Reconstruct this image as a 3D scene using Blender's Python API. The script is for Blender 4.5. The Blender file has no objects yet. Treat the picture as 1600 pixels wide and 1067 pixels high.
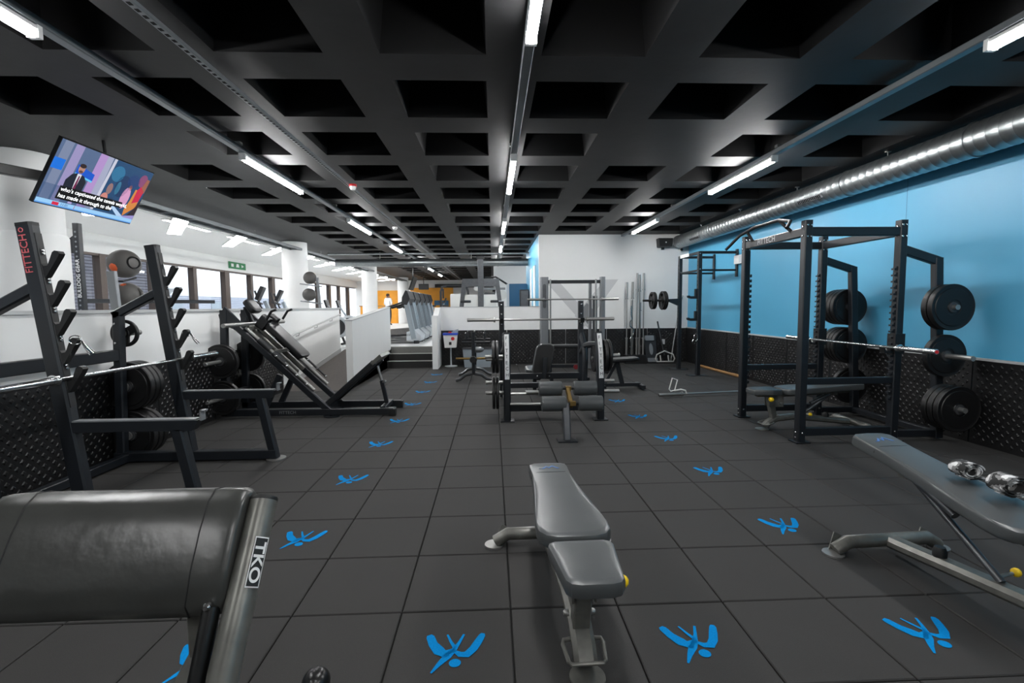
import bpy, bmesh, math, random
from mathutils import Vector, Matrix
random.seed(7)
SC = bpy.context.scene
COL = SC.collection
PI = math.pi

# ------------------------------------------------------------------ camera
cam_data = bpy.data.cameras.new('camera'); cam = bpy.data.objects.new('camera', cam_data); COL.objects.link(cam)
cam_data.sensor_fit = 'HORIZONTAL'; cam_data.sensor_width = 36.0; cam_data.lens = 747.27 / 1600 * 36
cam_data.clip_start = 0.05; cam_data.clip_end = 300
yaw, pit, rol = -0.0405, 0.0738, -0.0088
fw = Vector((-math.sin(yaw) * math.cos(pit), math.cos(yaw) * math.cos(pit), -math.sin(pit)))
rt = Vector((math.cos(yaw), math.sin(yaw), 0)); up = rt.cross(fw)
r2 = rt * math.cos(rol) + up * math.sin(rol); u2 = up * math.cos(rol) - rt * math.sin(rol)
cm = Matrix((r2, u2, -fw)).transposed().to_4x4(); cm.translation = Vector((-0.0685, -2.1197, 1.3979))
cam.matrix_world = cm
SC.camera = cam

# ------------------------------------------------------------------ world, light, exposure
W = bpy.data.worlds.new('world'); SC.world = W; W.use_nodes = True
bg = W.node_tree.nodes['Background']; bg.inputs[0].default_value = (0.86, 0.93, 1.0, 1); bg.inputs[1].default_value = 1.5
SC.view_settings.view_transform = 'Standard'; SC.view_settings.look = 'None'; SC.view_settings.gamma = 1
SC.view_settings.use_curve_mapping = False
SC.view_settings.exposure = 0.95
TUBE_STRENGTH = 66.0
PANEL_STRENGTH = 10.0

# ------------------------------------------------------------------ materials
MAT = {}
def lin(c): return tuple((v / 12.92 if v <= .04045 else ((v + .055) / 1.055) ** 2.4) for v in c)
def mat(name, rgb, rough=.5, metal=0., var=0., scale=8., bump=0., bscale=200., spec=.5, emit=0., coat=0.):
    """procedural principled material; rgb is 0..255 sRGB albedo, var = noise variation of the colour"""
    m = bpy.data.materials.new(name); m.use_nodes = True; nt = m.node_tree; b = nt.nodes['Principled BSDF']
    c = (*lin([v / 255 for v in rgb]), 1)
    b.inputs['Base Color'].default_value = c
    b.inputs['Roughness'].default_value = rough; b.inputs['Metallic'].default_value = metal
    b.inputs['Specular IOR Level'].default_value = spec
    b.inputs['Coat Weight'].default_value = coat
    tc = nt.nodes.new('ShaderNodeTexCoord')
    if var:
        n = nt.nodes.new('ShaderNodeTexNoise'); n.inputs['Scale'].default_value = scale; n.inputs['Detail'].default_value = 6
        nt.links.new(tc.outputs['Object'], n.inputs['Vector'])
        r = nt.nodes.new('ShaderNodeMapRange'); r.inputs['From Min'].default_value = .3; r.inputs['From Max'].default_value = .7
        r.inputs['To Min'].default_value = 1 - var; r.inputs['To Max'].default_value = 1 + var
        nt.links.new(n.outputs['Fac'], r.inputs['Value'])
        mx = nt.nodes.new('ShaderNodeVectorMath'); mx.operation = 'SCALE'; mx.inputs[0].default_value = c[:3]
        nt.links.new(r.outputs['Result'], mx.inputs['Scale']); nt.links.new(mx.outputs['Vector'], b.inputs['Base Color'])
    if bump:
        n2 = nt.nodes.new('ShaderNodeTexNoise'); n2.inputs['Scale'].default_value = bscale; n2.inputs['Detail'].default_value = 3
        nt.links.new(tc.outputs['Object'], n2.inputs['Vector'])
        bp = nt.nodes.new('ShaderNodeBump'); bp.inputs['Strength'].default_value = bump; bp.inputs['Distance'].default_value = .004
        nt.links.new(n2.outputs['Fac'], bp.inputs['Height']); nt.links.new(bp.outputs['Normal'], b.inputs['Normal'])
    if emit:
        b.inputs['Emission Color'].default_value = c; b.inputs['Emission Strength'].default_value = emit
    MAT[name] = m
    return m
mat('rubber_tile', (43, 42, 41), .82, var=.16, scale=260, bump=.35, bscale=420)
mat('slab', (16, 16, 16), .9)
mat('emblem_blue', (0, 126, 192), .9, spec=.1, var=.12, scale=150)
mat('powder', (21, 25, 30), .4, bump=.05, bscale=600)
mat('gloss_black', (14, 15, 16), .3)
mat('hook_black', (15, 16, 17), .5)
mat('frame_grey', (92, 94, 97), .36, metal=.75, var=.1, scale=14)
mat('silver', (128, 131, 134), .4, metal=.35)
mat('bench_frame', (110, 110, 105), .36, metal=.5, var=.18, scale=20)
mat('vinyl', (74, 77, 78), .3, var=.06, scale=9, bump=.06, bscale=500)
mat('vinyl_dark', (57, 58, 56), .3, var=.16, scale=5, bump=.55, bscale=16)
mat('vinyl_black', (20, 21, 23), .38, bump=.06, bscale=400)
mat('seam', (18, 18, 18), .6)
mat('chrome', (205, 207, 208), .18, metal=1)
mat('steel', (158, 158, 156), .34, metal=.75)
mat('bolt', (190, 190, 190), .25, metal=1)
mat('plate', (16, 16, 17), .45, var=.1, scale=12)
mat('plate_edge', (60, 61, 63), .4)
mat('white_wall', (222, 223, 222), .65, var=.015, scale=2)
mat('wall_grey', (190, 191, 192), .65)
mat('blue_wall', (78, 158, 194), .42, var=.02, scale=1.2)
mat('panel_black', (17, 17, 18), .42, var=.08, scale=3)
mat('ledge', (176, 178, 178), .5)
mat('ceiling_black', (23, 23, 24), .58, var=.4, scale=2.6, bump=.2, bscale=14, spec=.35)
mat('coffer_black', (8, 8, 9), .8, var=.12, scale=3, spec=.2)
mat('white_ceiling', (226, 227, 226), .7)
mat('galv', (150, 155, 156), .34, metal=.9, var=.1, scale=18)
mat('track', (122, 127, 130), .4, metal=.6)
mat('led', (255, 255, 255), .4, emit=TUBE_STRENGTH)
mat('led_panel', (255, 255, 255), .4, emit=PANEL_STRENGTH)
mat('lamp_cap', (215, 216, 216), .5)
mat('yellow', (240, 200, 20), .4)
mat('dark_red', (110, 18, 24), .5)
mat('red', (190, 25, 28), .4)
mat('pink_print', (196, 92, 98), .5)
mat('white_print', (225, 226, 226), .5)
mat('grey_print', (120, 122, 124), .5)
mat('blue_print', (70, 110, 165), .5)
mat('black_print', (12, 12, 12), .5)
mat('orange', (232, 160, 48), .6, var=.06, scale=4)
mat('orange_rubber', (196, 84, 40), .6)
mat('ball_grey', (78, 76, 74), .6, bump=.15, bscale=120)
mat('dark_plastic', (32, 34, 37), .42)
mat('light_plastic', (186, 192, 197), .42)
mat('silver_paint', (150, 160, 167), .36, metal=.3)
mat('machine_blue', (36, 92, 128), .4)
mat('machine_white', (206, 206, 202), .5)
mat('bronze_frame', (72, 62, 57), .45, metal=.3)
mat('raised_floor', (206, 207, 206), .5, var=.05, scale=6)
mat('ramp_vinyl', (76, 70, 66), .6, var=.22, scale=30)
mat('step_black', (26, 25, 25), .6)
mat('step_grey', (112, 112, 108), .6, var=.15, scale=60)
mat('nosing', (186, 186, 182), .4)
mat('speaker', (36, 37, 38), .55)
mat('bucket_white', (226, 226, 224), .4)
mat('bucket_blue', (38, 72, 190), .4)
mat('green_sign', (30, 120, 70), .5)
mat('wood', (150, 112, 70), .6, var=.2, scale=20)
mat('tarnish', (132, 108, 62), .4, metal=.7)
mat('skin', (190, 140, 112), .6)
mat('hair', (52, 36, 28), .7)
mat('shirt', (222, 224, 226), .8)
mat('trousers', (46, 50, 60), .8)
mat('facade', (176, 180, 192), .7, var=.05, scale=2)
mat('facade_light', (236, 238, 240), .7)
mat('paving', (190, 188, 184), .8)
mat('cloth_camo', (110, 112, 112), .85)
def camo():
    m = MAT['cloth_camo']; nt = m.node_tree; b = nt.nodes['Principled BSDF']
    tc = nt.nodes.new('ShaderNodeTexCoord'); n = nt.nodes.new('ShaderNodeTexNoise'); n.inputs['Scale'].default_value = 18
    r = nt.nodes.new('ShaderNodeValToRGB'); r.color_ramp.interpolation = 'CONSTANT'
    e = r.color_ramp.elements; e[0].color = (.02, .02, .02, 1); e[1].position = .47; e[1].color = (.22, .22, .22, 1)
    x = e.new(.55); x.color = (.75, .75, .75, 1)
    nt.links.new(tc.outputs['Object'], n.inputs['Vector']); nt.links.new(n.outputs['Fac'], r.inputs['Fac']); nt.links.new(r.outputs['Color'], b.inputs['Base Color'])
camo()
mat('facade_dark', (104, 102, 110), .7, var=.05, scale=2)
def louvre(nm, sc):
    m = MAT[nm]; nt = m.node_tree; b = nt.nodes['Principled BSDF']
    tc = nt.nodes.new('ShaderNodeTexCoord'); w = nt.nodes.new('ShaderNodeTexWave'); w.bands_direction = 'Z'; w.inputs['Scale'].default_value = sc
    bp = nt.nodes.new('ShaderNodeBump'); bp.inputs['Strength'].default_value = .8; bp.inputs['Distance'].default_value = .05
    nt.links.new(tc.outputs['Object'], w.inputs['Vector']); nt.links.new(w.outputs['Fac'], bp.inputs['Height']); nt.links.new(bp.outputs['Normal'], b.inputs['Normal'])
louvre('facade', 2.2); louvre('facade_dark', 3.0)
def glass():
    m = bpy.data.materials.new('window_glass'); m.use_nodes = True; nt = m.node_tree; nt.nodes.remove(nt.nodes['Principled BSDF'])
    out = nt.nodes['Material Output']; t = nt.nodes.new('ShaderNodeBsdfTransparent'); g = nt.nodes.new('ShaderNodeBsdfGlossy')
    g.inputs['Roughness'].default_value = .03; t.inputs[0].default_value = (.9, .92, .94, 1)
    mx = nt.nodes.new('ShaderNodeMixShader'); mx.inputs[0].default_value = .08
    nt.links.new(t.outputs[0], mx.inputs[1]); nt.links.new(g.outputs[0], mx.inputs[2]); nt.links.new(mx.outputs[0], out.inputs[0])
    MAT['glass'] = m
glass()
def screen_mat():
    m = bpy.data.materials.new('screen_picture'); m.use_nodes = True; nt = m.node_tree; b = nt.nodes['Principled BSDF']
    a = nt.nodes.new('ShaderNodeVertexColor'); a.layer_name = 'picture'
    b.inputs['Base Color'].default_value = (.01, .01, .01, 1); b.inputs['Roughness'].default_value = .25
    nt.links.new(a.outputs['Color'], b.inputs['Emission Color']); b.inputs['Emission Strength'].default_value = .55
    MAT['screen'] = m
screen_mat()

# ------------------------------------------------------------------ mesh helpers
class B:
    """collects shapes; coordinates are world metres unless the thing is built at the origin"""
    def __init__(s): s.v = []; s.f = []
    def add(s, vs, fs):
        o = len(s.v); s.v += [tuple(v) for v in vs]; s.f += [tuple(o + i for i in f) for f in fs]; return s
    def box(s, c, d, rz=0., rx=0., ry=0.):
        M = Matrix.Rotation(rz, 3, 'Z') @ Matrix.Rotation(ry, 3, 'Y') @ Matrix.Rotation(rx, 3, 'X'); c = Vector(c)
        x, y, z = d[0] / 2, d[1] / 2, d[2] / 2
        vs = [c + M @ Vector(p) for p in [(-x, -y, -z), (x, -y, -z), (x, y, -z), (-x, y, -z), (-x, -y, z), (x, -y, z), (x, y, z), (-x, y, z)]]
        return s.add(vs, [(0, 3, 2, 1), (4, 5, 6, 7), (0, 1, 5, 4), (1, 2, 6, 5), (2, 3, 7, 6), (3, 0, 4, 7)])
    def join(s, o): return s.add(o.v, o.f)
    def rings(s, R, closed=False, caps=True):
        n = len(R[0]); vs = [p for r in R for p in r]; fs = []
        m = len(R)
        for i in range(m if closed else m - 1):
            j = (i + 1) % m
            for k in range(n):
                l = (k + 1) % n
                fs.append((i * n + k, i * n + l, j * n + l, j * n + k))
        if caps and not closed: fs += [tuple(reversed(range(n))), tuple((m - 1) * n + k for k in range(n))]
        return s.add(vs, fs)
    def beam(s, a, b, w, h, up=(0, 0, 1), ch=.006):
        """rectangular steel tube from a to b, w across, h along 'up', chamfered edges"""
        a, b = Vector(a), Vector(b); d = (b - a).normalized(); u = Vector(up); x = d.cross(u)
        if x.length < 1e-4: x = d.cross(Vector((0, 1, 0)))
        x.normalize(); u = x.cross(d); W_, H = w / 2, h / 2; c = min(ch, W_ * .6, H * .6)
        sec = [(W_, H - c), (W_ - c, H), (c - W_, H), (-W_, H - c), (-W_, c - H), (c - W_, -H), (W_ - c, -H), (W_, c - H)]
        return s.rings([[p + x * q[0] + u * q[1] for q in sec] for p in (a, b)])
    def path(s, pts, w, h, up=(0, 0, 1), ch=.006):
        pts = [Vector(p) for p in pts]; R = []; u0 = Vector(up)
        W_, H = w / 2, h / 2; c = min(ch, W_ * .6, H * .6)
        sec = [(W_, H - c), (W_ - c, H), (c - W_, H), (-W_, H - c), (-W_, c - H), (c - W_, -H), (W_ - c, -H), (W_, c - H)]
        for i, p in enumerate(pts):
            d1 = (pts[min(i + 1, len(pts) - 1)] - p); d0 = (p - pts[max(i - 1, 0)])
            d1 = d1.normalized() if d1.length > 0 else d0.normalized(); d0 = d0.normalized() if d0.length > 0 else d1
            d = (d0 + d1).normalized(); k = 1 / max(.35, d.dot(d1))
            x = u0.normalized(); u = d.cross(x).normalized()      # 'up' is the axis normal to the bend plane
            R.append([p + x * q[0] + u * q[1] * k for q in sec])
        return s.rings(R)
    def tube(s, pts, r, n=12, closed=False, caps=True):
        pts = [Vector(p) for p in pts]; R = []; m = len(pts); prev = None
        rr = r if isinstance(r, (list, tuple)) else [r] * m
        for i, p in enumerate(pts):
            if closed: d = (pts[(i + 1) % m] - pts[i - 1]).normalized()
            else: d = (pts[min(i + 1, m - 1)] - pts[max(i - 1, 0)]).normalized()
            if prev is None:
                x = d.cross(Vector((0, 0, 1))); x = x if x.length > 1e-3 else d.cross(Vector((0, 1, 0)))
            else: x = prev - d * prev.dot(d)
            x.normalize(); prev = x; y = d.cross(x)
            R.append([p + (x * math.cos(2 * PI * k / n) + y * math.sin(2 * PI * k / n)) * rr[i] for k in range(n)])
        return s.rings(R, closed, caps)
    def lathe(s, o, ax, prof, n=32):
        """prof = [(radius, distance along axis)]"""
        o, d = Vector(o), Vector(ax).normalized(); x = d.cross(Vector((0, 0, 1))); x = x if x.length > 1e-3 else d.cross(Vector((0, 1, 0)))
        x.normalize(); y = d.cross(x)
        return s.rings([[o + d * t + (x * math.cos(2 * PI * k / n) + y * math.sin(2 * PI * k / n)) * max(r, 1e-4) for k in range(n)] for r, t in prof])
    def prism(s, poly, o, ax, ay, depth):
        o, ax, ay = Vector(o), Vector(ax).normalized(), Vector(ay).normalized(); n = ax.cross(ay)
        return s.rings([[o + ax * p[0] + ay * p[1] + n * t for p in poly] for t in (0, depth)])
    def ball(s, c, r, n=16, sq=(1, 1, 1)):
        m = n // 2; c = Vector(c); R = []
        for i in range(1, m):
            a = PI * i / m; R.append([c + Vector((r * math.sin(a) * math.cos(2 * PI * k / n) * sq[0], r * math.sin(a) * math.sin(2 * PI * k / n) * sq[1], -r * math.cos(a) * sq[2])) for k in range(n)])
        return s.rings(R)
    def slab(s, loops, z0=None):
        """stack of 2d/3d outlines -> cushion"""
        return s.rings(loops)
    def mesh(s, name, off=(0, 0, 0), smooth=35):
        me = bpy.data.meshes.new(name); o = Vector(off)
        me.from_pydata([tuple(Vector(v) - o) for v in s.v], [], s.f)
        bm = bmesh.new(); bm.from_mesh(me); bmesh.ops.recalc_face_normals(bm, faces=bm.faces); bm.to_mesh(me); bm.free()
        if smooth:
            for p in me.polygons: p.use_smooth = True
            me.set_sharp_from_angle(angle=math.radians(smooth))
        return me

def tag(o, label=None, cat=None, group=None, kind=None):
    if label: o['label'] = label
    if cat: o['category'] = cat
    if group: o['group'] = group
    if kind: o['kind'] = kind
    return o
def thing(name, label, cat, loc=(0, 0, 0), group=None):
    o = bpy.data.objects.new(name, None); COL.objects.link(o); o.location = loc; o.empty_display_size = .1
    return tag(o, label, cat, group)
def origin(p):
    v = Vector((0, 0, 0))
    while p is not None: v += p.location; p = p.parent
    return v
def part(name, b, m, parent, label=None, kind=None, smooth=35):
    """a mesh built in the root's world coordinates, made a child"""
    me = b.mesh(name, origin(parent), smooth) if isinstance(b, B) else b
    me.materials.clear(); me.materials.append(MAT[m]); o = bpy.data.objects.new(name, me); COL.objects.link(o); o.parent = parent
    if name == 'bolt' and not kind: kind = 'stuff'
    return tag(o, label, None, None, kind)
ORD = ('first', 'second', 'third', 'fourth', 'fifth', 'sixth', 'seventh', 'eighth', 'ninth', 'tenth', 'eleventh', 'twelfth', 'thirteenth')
def single(name, b, m, label, cat, group=None, loc=(0, 0, 0), smooth=35):
    me = b.mesh(name, loc, smooth); me.materials.append(MAT[m]); o = bpy.data.objects.new(name, me); COL.objects.link(o); o.location = loc
    return tag(o, label, cat, group)
def struct(name, b, m, smooth=35, label=None):
    me = b.mesh(name, (0, 0, 0), smooth); me.materials.append(MAT[m]); o = bpy.data.objects.new(name, me); COL.objects.link(o)
    return tag(o, label, kind='structure')
def inst(name, me, parent, loc=(0, 0, 0), rz=0., label=None, rot=None):
    o = bpy.data.objects.new(name, me); COL.objects.link(o); o.parent = parent; o.location = loc
    o.rotation_euler = rot if rot else (0, 0, rz)
    return tag(o, label)
def copy_tree(o, parent=None):
    c = o.copy(); COL.objects.link(c); c.parent = parent
    for ch in list(o.children): copy_tree(ch, c)
    return c
def text(body, size, o, ax, ay, depth=.002, squeeze=1.0, bold=0.0):
    """flat lettering as a mesh in a B, left-bottom at o, reading along ax"""
    cu = bpy.data.curves.new('t', 'FONT'); cu.body = body; cu.size = size; cu.extrude = depth / 2; cu.offset = bold
    ob = bpy.data.objects.new('t', cu); COL.objects.link(ob)
    dg = bpy.context.evaluated_depsgraph_get(); me = bpy.data.meshes.new_from_object(ob.evaluated_get(dg))
    o, ax, ay = Vector(o), Vector(ax).normalized(), Vector(ay).normalized(); n = ax.cross(ay)
    b = B(); b.add([o + ax * v.co.x * squeeze + ay * v.co.y + n * v.co.z for v in me.vertices], [tuple(p.vertices) for p in me.polygons])
    bpy.data.objects.remove(ob); bpy.data.curves.remove(cu); bpy.data.meshes.remove(me)
    return b
def round_rect(w, h, r, n=5, cx=0., cy=0.):
    pts = []
    for qx, qy, a0 in ((1, 1, 0), (-1, 1, PI / 2), (-1, -1, PI), (1, -1, 1.5 * PI)):
        for i in range(n + 1):
            a = a0 + PI / 2 * i / n; pts.append((cx + qx * (w / 2 - r) + r * math.cos(a), cy + qy * (h / 2 - r) + r * math.sin(a)))
    return pts
def inset(poly, d):
    """shrink a convex-ish outline toward its centre by about d"""
    cx = sum(p[0] for p in poly) / len(poly); cy = sum(p[1] for p in poly) / len(poly); out = []
    for x, y in poly:
        l = math.hypot(x - cx, y - cy); k = max(0, (l - d)) / l; out.append((cx + (x - cx) * k, cy + (y - cy) * k))
    return out
def cushion(poly, o, ax, ay, th, soft=.02):
    """padded cushion with rounded edge from an outline (ax, ay plane), thickness along ax x ay"""
    o, ax, ay = Vector(o), Vector(ax).normalized(), Vector(ay).normalized(); n = ax.cross(ay); b = B(); R = []
    for i, t in ((soft, 0), (soft * .3, soft * .35), (0, soft), (0, th - soft), (soft * .28, th - soft * .35), (soft, th - .04 * soft), (soft * 2.2, th), (soft * 5, th + .002)):
        R.append([o + ax * p[0] + ay * p[1] + n * t for p in inset(poly, i)])
    return b.rings(R)
def bolts(pts, ax, r=.011, t=.008):
    b = B()
    for p in pts: b.lathe(p, ax, [(0, -.002), (r, -.002), (r, t * .6), (r * .6, t), (0, t)], 10)
    return b
# ================================================================== THE ROOM
XL, XR, YB, YF, ZC = -3.6, 4.7, 9.4, -8.0, 3.09
RZ = .45                                    # raised floor level
fl = struct('floor', B().box(((XL + XR) / 2, (YF + YB) / 2, -.05), (XR - XL, YB - YF, .06)), 'slab')
tile_cache = {}
def tile_mesh(w, d):
    k = (round(w, 3), round(d, 3))
    if k not in tile_cache:
        g = .0035; x, y = w / 2 - g, d / 2 - g; c = .004
        R = [[(sx * (x - i), sy * (y - i), z) for sx, sy in ((-1, -1), (1, -1), (1, 1), (-1, 1))] for i, z in ((0, -.02), (0, -c), (c, 0))]
        me = B().rings(R).mesh('tile', smooth=0); me.materials.append(MAT['rubber_tile']); tile_cache[k] = me
    return tile_cache[k]
cells = []
xs = [XL] + [-3.5 + .5 * i for i in range(17)] + [XR]; ys = [YF + .5 * j for j in range(35)] + [YB]
for i in range(len(xs) - 1):
    for j in range(len(ys) - 1):
        cx, cy, w, d = (xs[i] + xs[i + 1]) / 2, (ys[j] + ys[j + 1]) / 2, xs[i + 1] - xs[i], ys[j + 1] - ys[j]
        if cx < -2.62 and cy > 6.05: continue
        if cx < -1.3 and cy > 8.95: continue
        cells.append((cx, cy, w, d))
cp = cam.location if False else Vector((-.07, -2.12, 0))
def in_view(c): return c[1] > -1.35 and abs(c[0] + .07) < (c[1] + 2.12) * 1.12 + .3
cells.sort(key=lambda c: (0 if in_view(c) else 1, (c[0] - cp.x) ** 2 + (c[1] - cp.y) ** 2))
rest = B()
for n, (cx, cy, w, d) in enumerate(cells):
    if n < 298 and in_view((cx, cy)): inst('tile', tile_mesh(w, d), fl, (cx, cy, random.uniform(-.0012, .0004)))
    else:
        g, c = .0035, .004; x, y = w / 2 - g, d / 2 - g
        rest.rings([[(cx + sx * (x - i), cy + sy * (y - i), z) for sx, sy in ((-1, -1), (1, -1), (1, 1), (-1, 1))] for i, z in ((0, -.02), (0, -c), (c, 0))])
part('tile_field', rest, 'rubber_tile', fl, kind='stuff', smooth=0)

def stroke(b, pts):
    """flat brush stroke: (x, y, half width)"""
    L, R_ = [], []
    for i, (x, y, w) in enumerate(pts):
        x0, y0, _ = pts[max(i - 1, 0)]; x1, y1, _ = pts[min(i + 1, len(pts) - 1)]; l = math.hypot(x1 - x0, y1 - y0); nx, ny = -(y1 - y0) / l, (x1 - x0) / l
        L.append((x + nx * w, y + ny * w, 0)); R_.append((x - nx * w, y - ny * w, 0))
    n = len(pts); b.add(L + R_, [(n + i, n + i + 1, i + 1, i) for i in range(n - 1)])
eb = B()
stroke(eb, [(-.103, .086, .010), (-.097, .074, .017), (-.080, .030, .019), (-.052, -.010, .024), (-.022, -.030, .022), (.012, -.002, .006)])
stroke(eb, [(-.070, -.128, .004), (-.045, -.085, .010), (-.015, -.042, .017), (.008, -.008, .012), (.026, .030, .007), (.045, .084, .005)])
stroke(eb, [(-.026, .085, .004), (-.008, .042, .006), (.012, .004, .008)])
stroke(eb, [(.008, -.012, .006), (.035, -.034, .014), (.062, -.036, .018), (.088, -.004, .018), (.108, .040, .017), (.122, .074, .014), (.126, .086, .008)])
eb.add([(.018 + .024 * math.cos(a * PI / 10), -.080 + .022 * math.sin(a * PI / 10), 0) for a in range(20)], [tuple(range(20))])
em = eb.mesh('emblem', smooth=0); em.materials.append(MAT['emblem_blue'])
for x, y0, k in ((-1.25, -.25, 9), (1.75, -.25, 6), (-.25, -.25, 1), (.75, -.25, 1)):
    for i in range(k): inst('emblem', em, fl, (x, y0 + i, .0016))

# --- studded black wall panels (shared mesh, about 1 m wide)
def panel_mesh(w, h):
    b = B().box((0, 0, h / 2), (w - .012, .014, h)); p = .0425; n = 0
    nx = int(w / p); nz = int(h / p)
    for i in range(1, nx):
        for j in range(1, nz):
            if (i + j) % 2: continue
            x, z, r, t = -w / 2 + i * p + .5 * (w - nx * p), j * p + .012, .0235, .013
            if abs(x) > w / 2 - .035 or z > h - .03: continue
            b.add([(x - r, -.0071, z), (x, -.0071, z - r), (x + r, -.0071, z), (x, -.0071, z + r), (x - t, -.0125, z), (x, -.0125, z - t), (x + t, -.0125, z), (x, -.0125, z + t)],
                  [(4, 5, 6, 7), (0, 1, 5, 4), (1, 2, 6, 5), (2, 3, 7, 6), (3, 0, 4, 7)])
    me = b.mesh('panel', smooth=0); me.materials.append(MAT['panel_black']); return me
PH = .83
pm = panel_mesh(1.0, PH)
# --- right wall
wr = struct('wall_right', B().box((XR + .1, (YF + YB) / 2, 1.6), (.2, YB - YF + .4, 3.6)), 'blue_wall')
for i in range(17): inst('panel', pm, wr, (XR - .008, YB - .5 - i, .0), -PI / 2)
part('panel_ledge', B().box((XR - .012, (YF + YB) / 2, PH + .012), (.03, YB - YF, .024)), 'ledge', wr)
part('wall_seam', B().box((XR - .0005, 3.28, 1.95), (.002, .004, 2.2)), 'machine_blue', wr)
# --- back wall: full-height white block on the right, half wall on the left
wb = struct('wall_back', B().box(((1.06 + XR) / 2, YB + .1, 1.6), (XR - 1.06, .2, 3.6)), 'white_wall')
for i in range(4): inst('panel', pm, wb, (XR - .5 - i, YB - .008, 0))
hw = struct('wall_half', B().box(((-1.3 + 1.06) / 2, YB + .03, .69), (2.36, .14, 1.38)), 'white_wall')
pw = panel_mesh(.787, PH)
for i in range(3): inst('panel', pw, hw, (-1.3 + .787 * (i + .5), YB - .048, 0))
part('wall_cap', B().box((-.12, YB + .03, 1.386), (2.38, .16, .014)), 'ledge', hw)
pier = struct('wall_pier', B().prism([(8.6, 0), (9.4, 0), (9.4, 1.38), (9.25, 1.38), (8.85, 1.2), (8.6, 1.2)], (-1.42, 0, 0), (0, 1, 0), (0, 0, 1), .12), 'white_wall')
br = struct('wall_return', B().box((1.16, 11.6, 1.6), (.2, 4.2, 3.6)), 'blue_wall')
for y in (10.6, 11.7):
    part('door_leaf', B().box((1.057, y, 1.45), (.03, .5, 2.0)), 'white_wall', br)
# big pale chevrons painted on the white wall
bnd = part('painted_band', B().prism([(1.18, 2.02), (1.50, 2.02), (2.40, 1.02), (2.24, .86), (2.10, .99)], (0, YB - .002, 0), (1, 0, 0), (0, 0, 1), .001), 'wall_grey', wb)
part('painted_band', B().prism([(2.98, 2.02), (2.66, 2.02), (1.92, 1.15), (2.16, .88)], (0, YB - .003, 0), (1, 0, 0), (0, 0, 1), .001), 'wall_grey', wb)
part('painted_diamond', B().prism([(2.0, 1.22), (2.24, .95), (2.46, 1.2), (2.22, 1.46)], (0, YB - .0045, 0), (1, 0, 0), (0, 0, 1), .001), 'grey_print', wb)
# --- left partition with ramp
wl = struct('wall_left', B().box((XL - .06, (YF + 9.1) / 2, .685), (.12, 9.1 - YF, 1.37)), 'white_wall')
part('wall_cap', B().box((XL - .06, (YF + 9.1) / 2, 1.38), (.15, 9.1 - YF, .03)), 'ledge', wl)
for i in range(13): inst('panel', pm, wl, (XL + .008, 5.5 - i, 0), PI / 2)
rp = struct('ramp', B().prism([(6.0, .0), (9.7, .44), (9.7, -.02), (6.0, -.02)], (XL, 0, 0), (0, 1, 0), (0, 0, 1), 1.1), 'ramp_vinyl')
part('ramp_skirting', B().prism([(6.0, .0), (9.1, .37), (9.1, .46), (6.0, .10)], (XL + .001, 0, 0), (0, 1, 0), (0, 0, 1), .012), 'ledge', rp)
rw = struct('wall_ramp', B().prism([(6.28, 0), (8.95, 0), (8.95, .15), (9.15, .15), (9.15, .3), (9.38, .3), (9.38, 1.39), (6.28, 1.17)], (-2.62, 0, 0), (0, 1, 0), (0, 0, 1), .12), 'white_wall')
part('wall_cap', B().prism([(6.27, 1.165), (9.385, 1.386), (9.385, 1.405), (6.27, 1.184)], (-2.63, 0, 0), (0, 1, 0), (0, 0, 1), .14), 'ledge', rw)
hr = thing('handrail', 'slim steel handrail climbing the white ramp wall', 'handrail', (XL + .07, 7.6, .95))
rail_pts = [(XL + .07, 6.22, .80), (XL + .07, 6.2, .88), (XL + .07, 6.3, .93), (XL + .07, 9.0, 1.25)]
part('rail', B().tube(rail_pts, .017, 10), 'ledge', hr)
for y in (6.6, 7.5, 8.4): part('bracket', B().tube([(XL + .07, y, .93 + (y - 6.3) * .1185), (XL + .06, y, .87 + (y - 6.3) * .1185), (XL + .002, y, .86 + (y - 6.3) * .1185)], .009, 8), 'ledge', hr)
# --- steps
st = struct('stairs', B().box((-1.91, 9.17, .075), (1.18, .5, .15)).box((-1.91, 9.28, .225), (1.18, .26, .15)), 'step_black')
part('riser', B().box((-1.91, 9.395, .3725), (1.18, .03, .145)), 'step_grey', st)
for y, z in ((8.925, .155), (9.155, .305), (9.385, .452)): part('nosing', B().box((-1.91, y + .02, z), (1.18, .05, .014)), 'nosing', st)
# --- raised floors
rf = struct('floor_raised', B().box((-1.75, 19.1, RZ - .06), (13.7, 19.4, .12)).box((-6.12, .7, RZ - .06), (4.8, 17.4, .12)), 'raised_floor')
# --- far end of the hall
wf = struct('wall_far', B().box((-1.5, 28.8, 1.8), (14.4, .2, 3.6)), 'white_wall')
part('orange_panel', B().box((-3.9, 28.66, 1.75), (2.7, .06, 1.7)), 'orange', wf)
part('orange_panel', B().box((-7.0, 28.66, 1.5), (2.2, .06, 1.9)), 'orange', wf)
part('dark_slot', B().box((-1.6, 28.66, 2.72), (4.2, .06, .22)), 'speaker', wf)
part('blue_sign', B().box((-3.3, 28.6, 1.65), (.9, .04, .3)), 'machine_blue', wf)
struct('wall_inner', B().box((.75, 18.1, 1.6), (1.5, .2, 3.6)), 'white_wall')
struct('wall_side', B().box((1.6, 23.3, 1.6), (.2, 10.6, 3.6)), 'white_wall')
struct('wall_front', B().box((-1.95, YF - .1, 1.6), (13.5, .2, 3.6)), 'white_wall')
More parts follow.
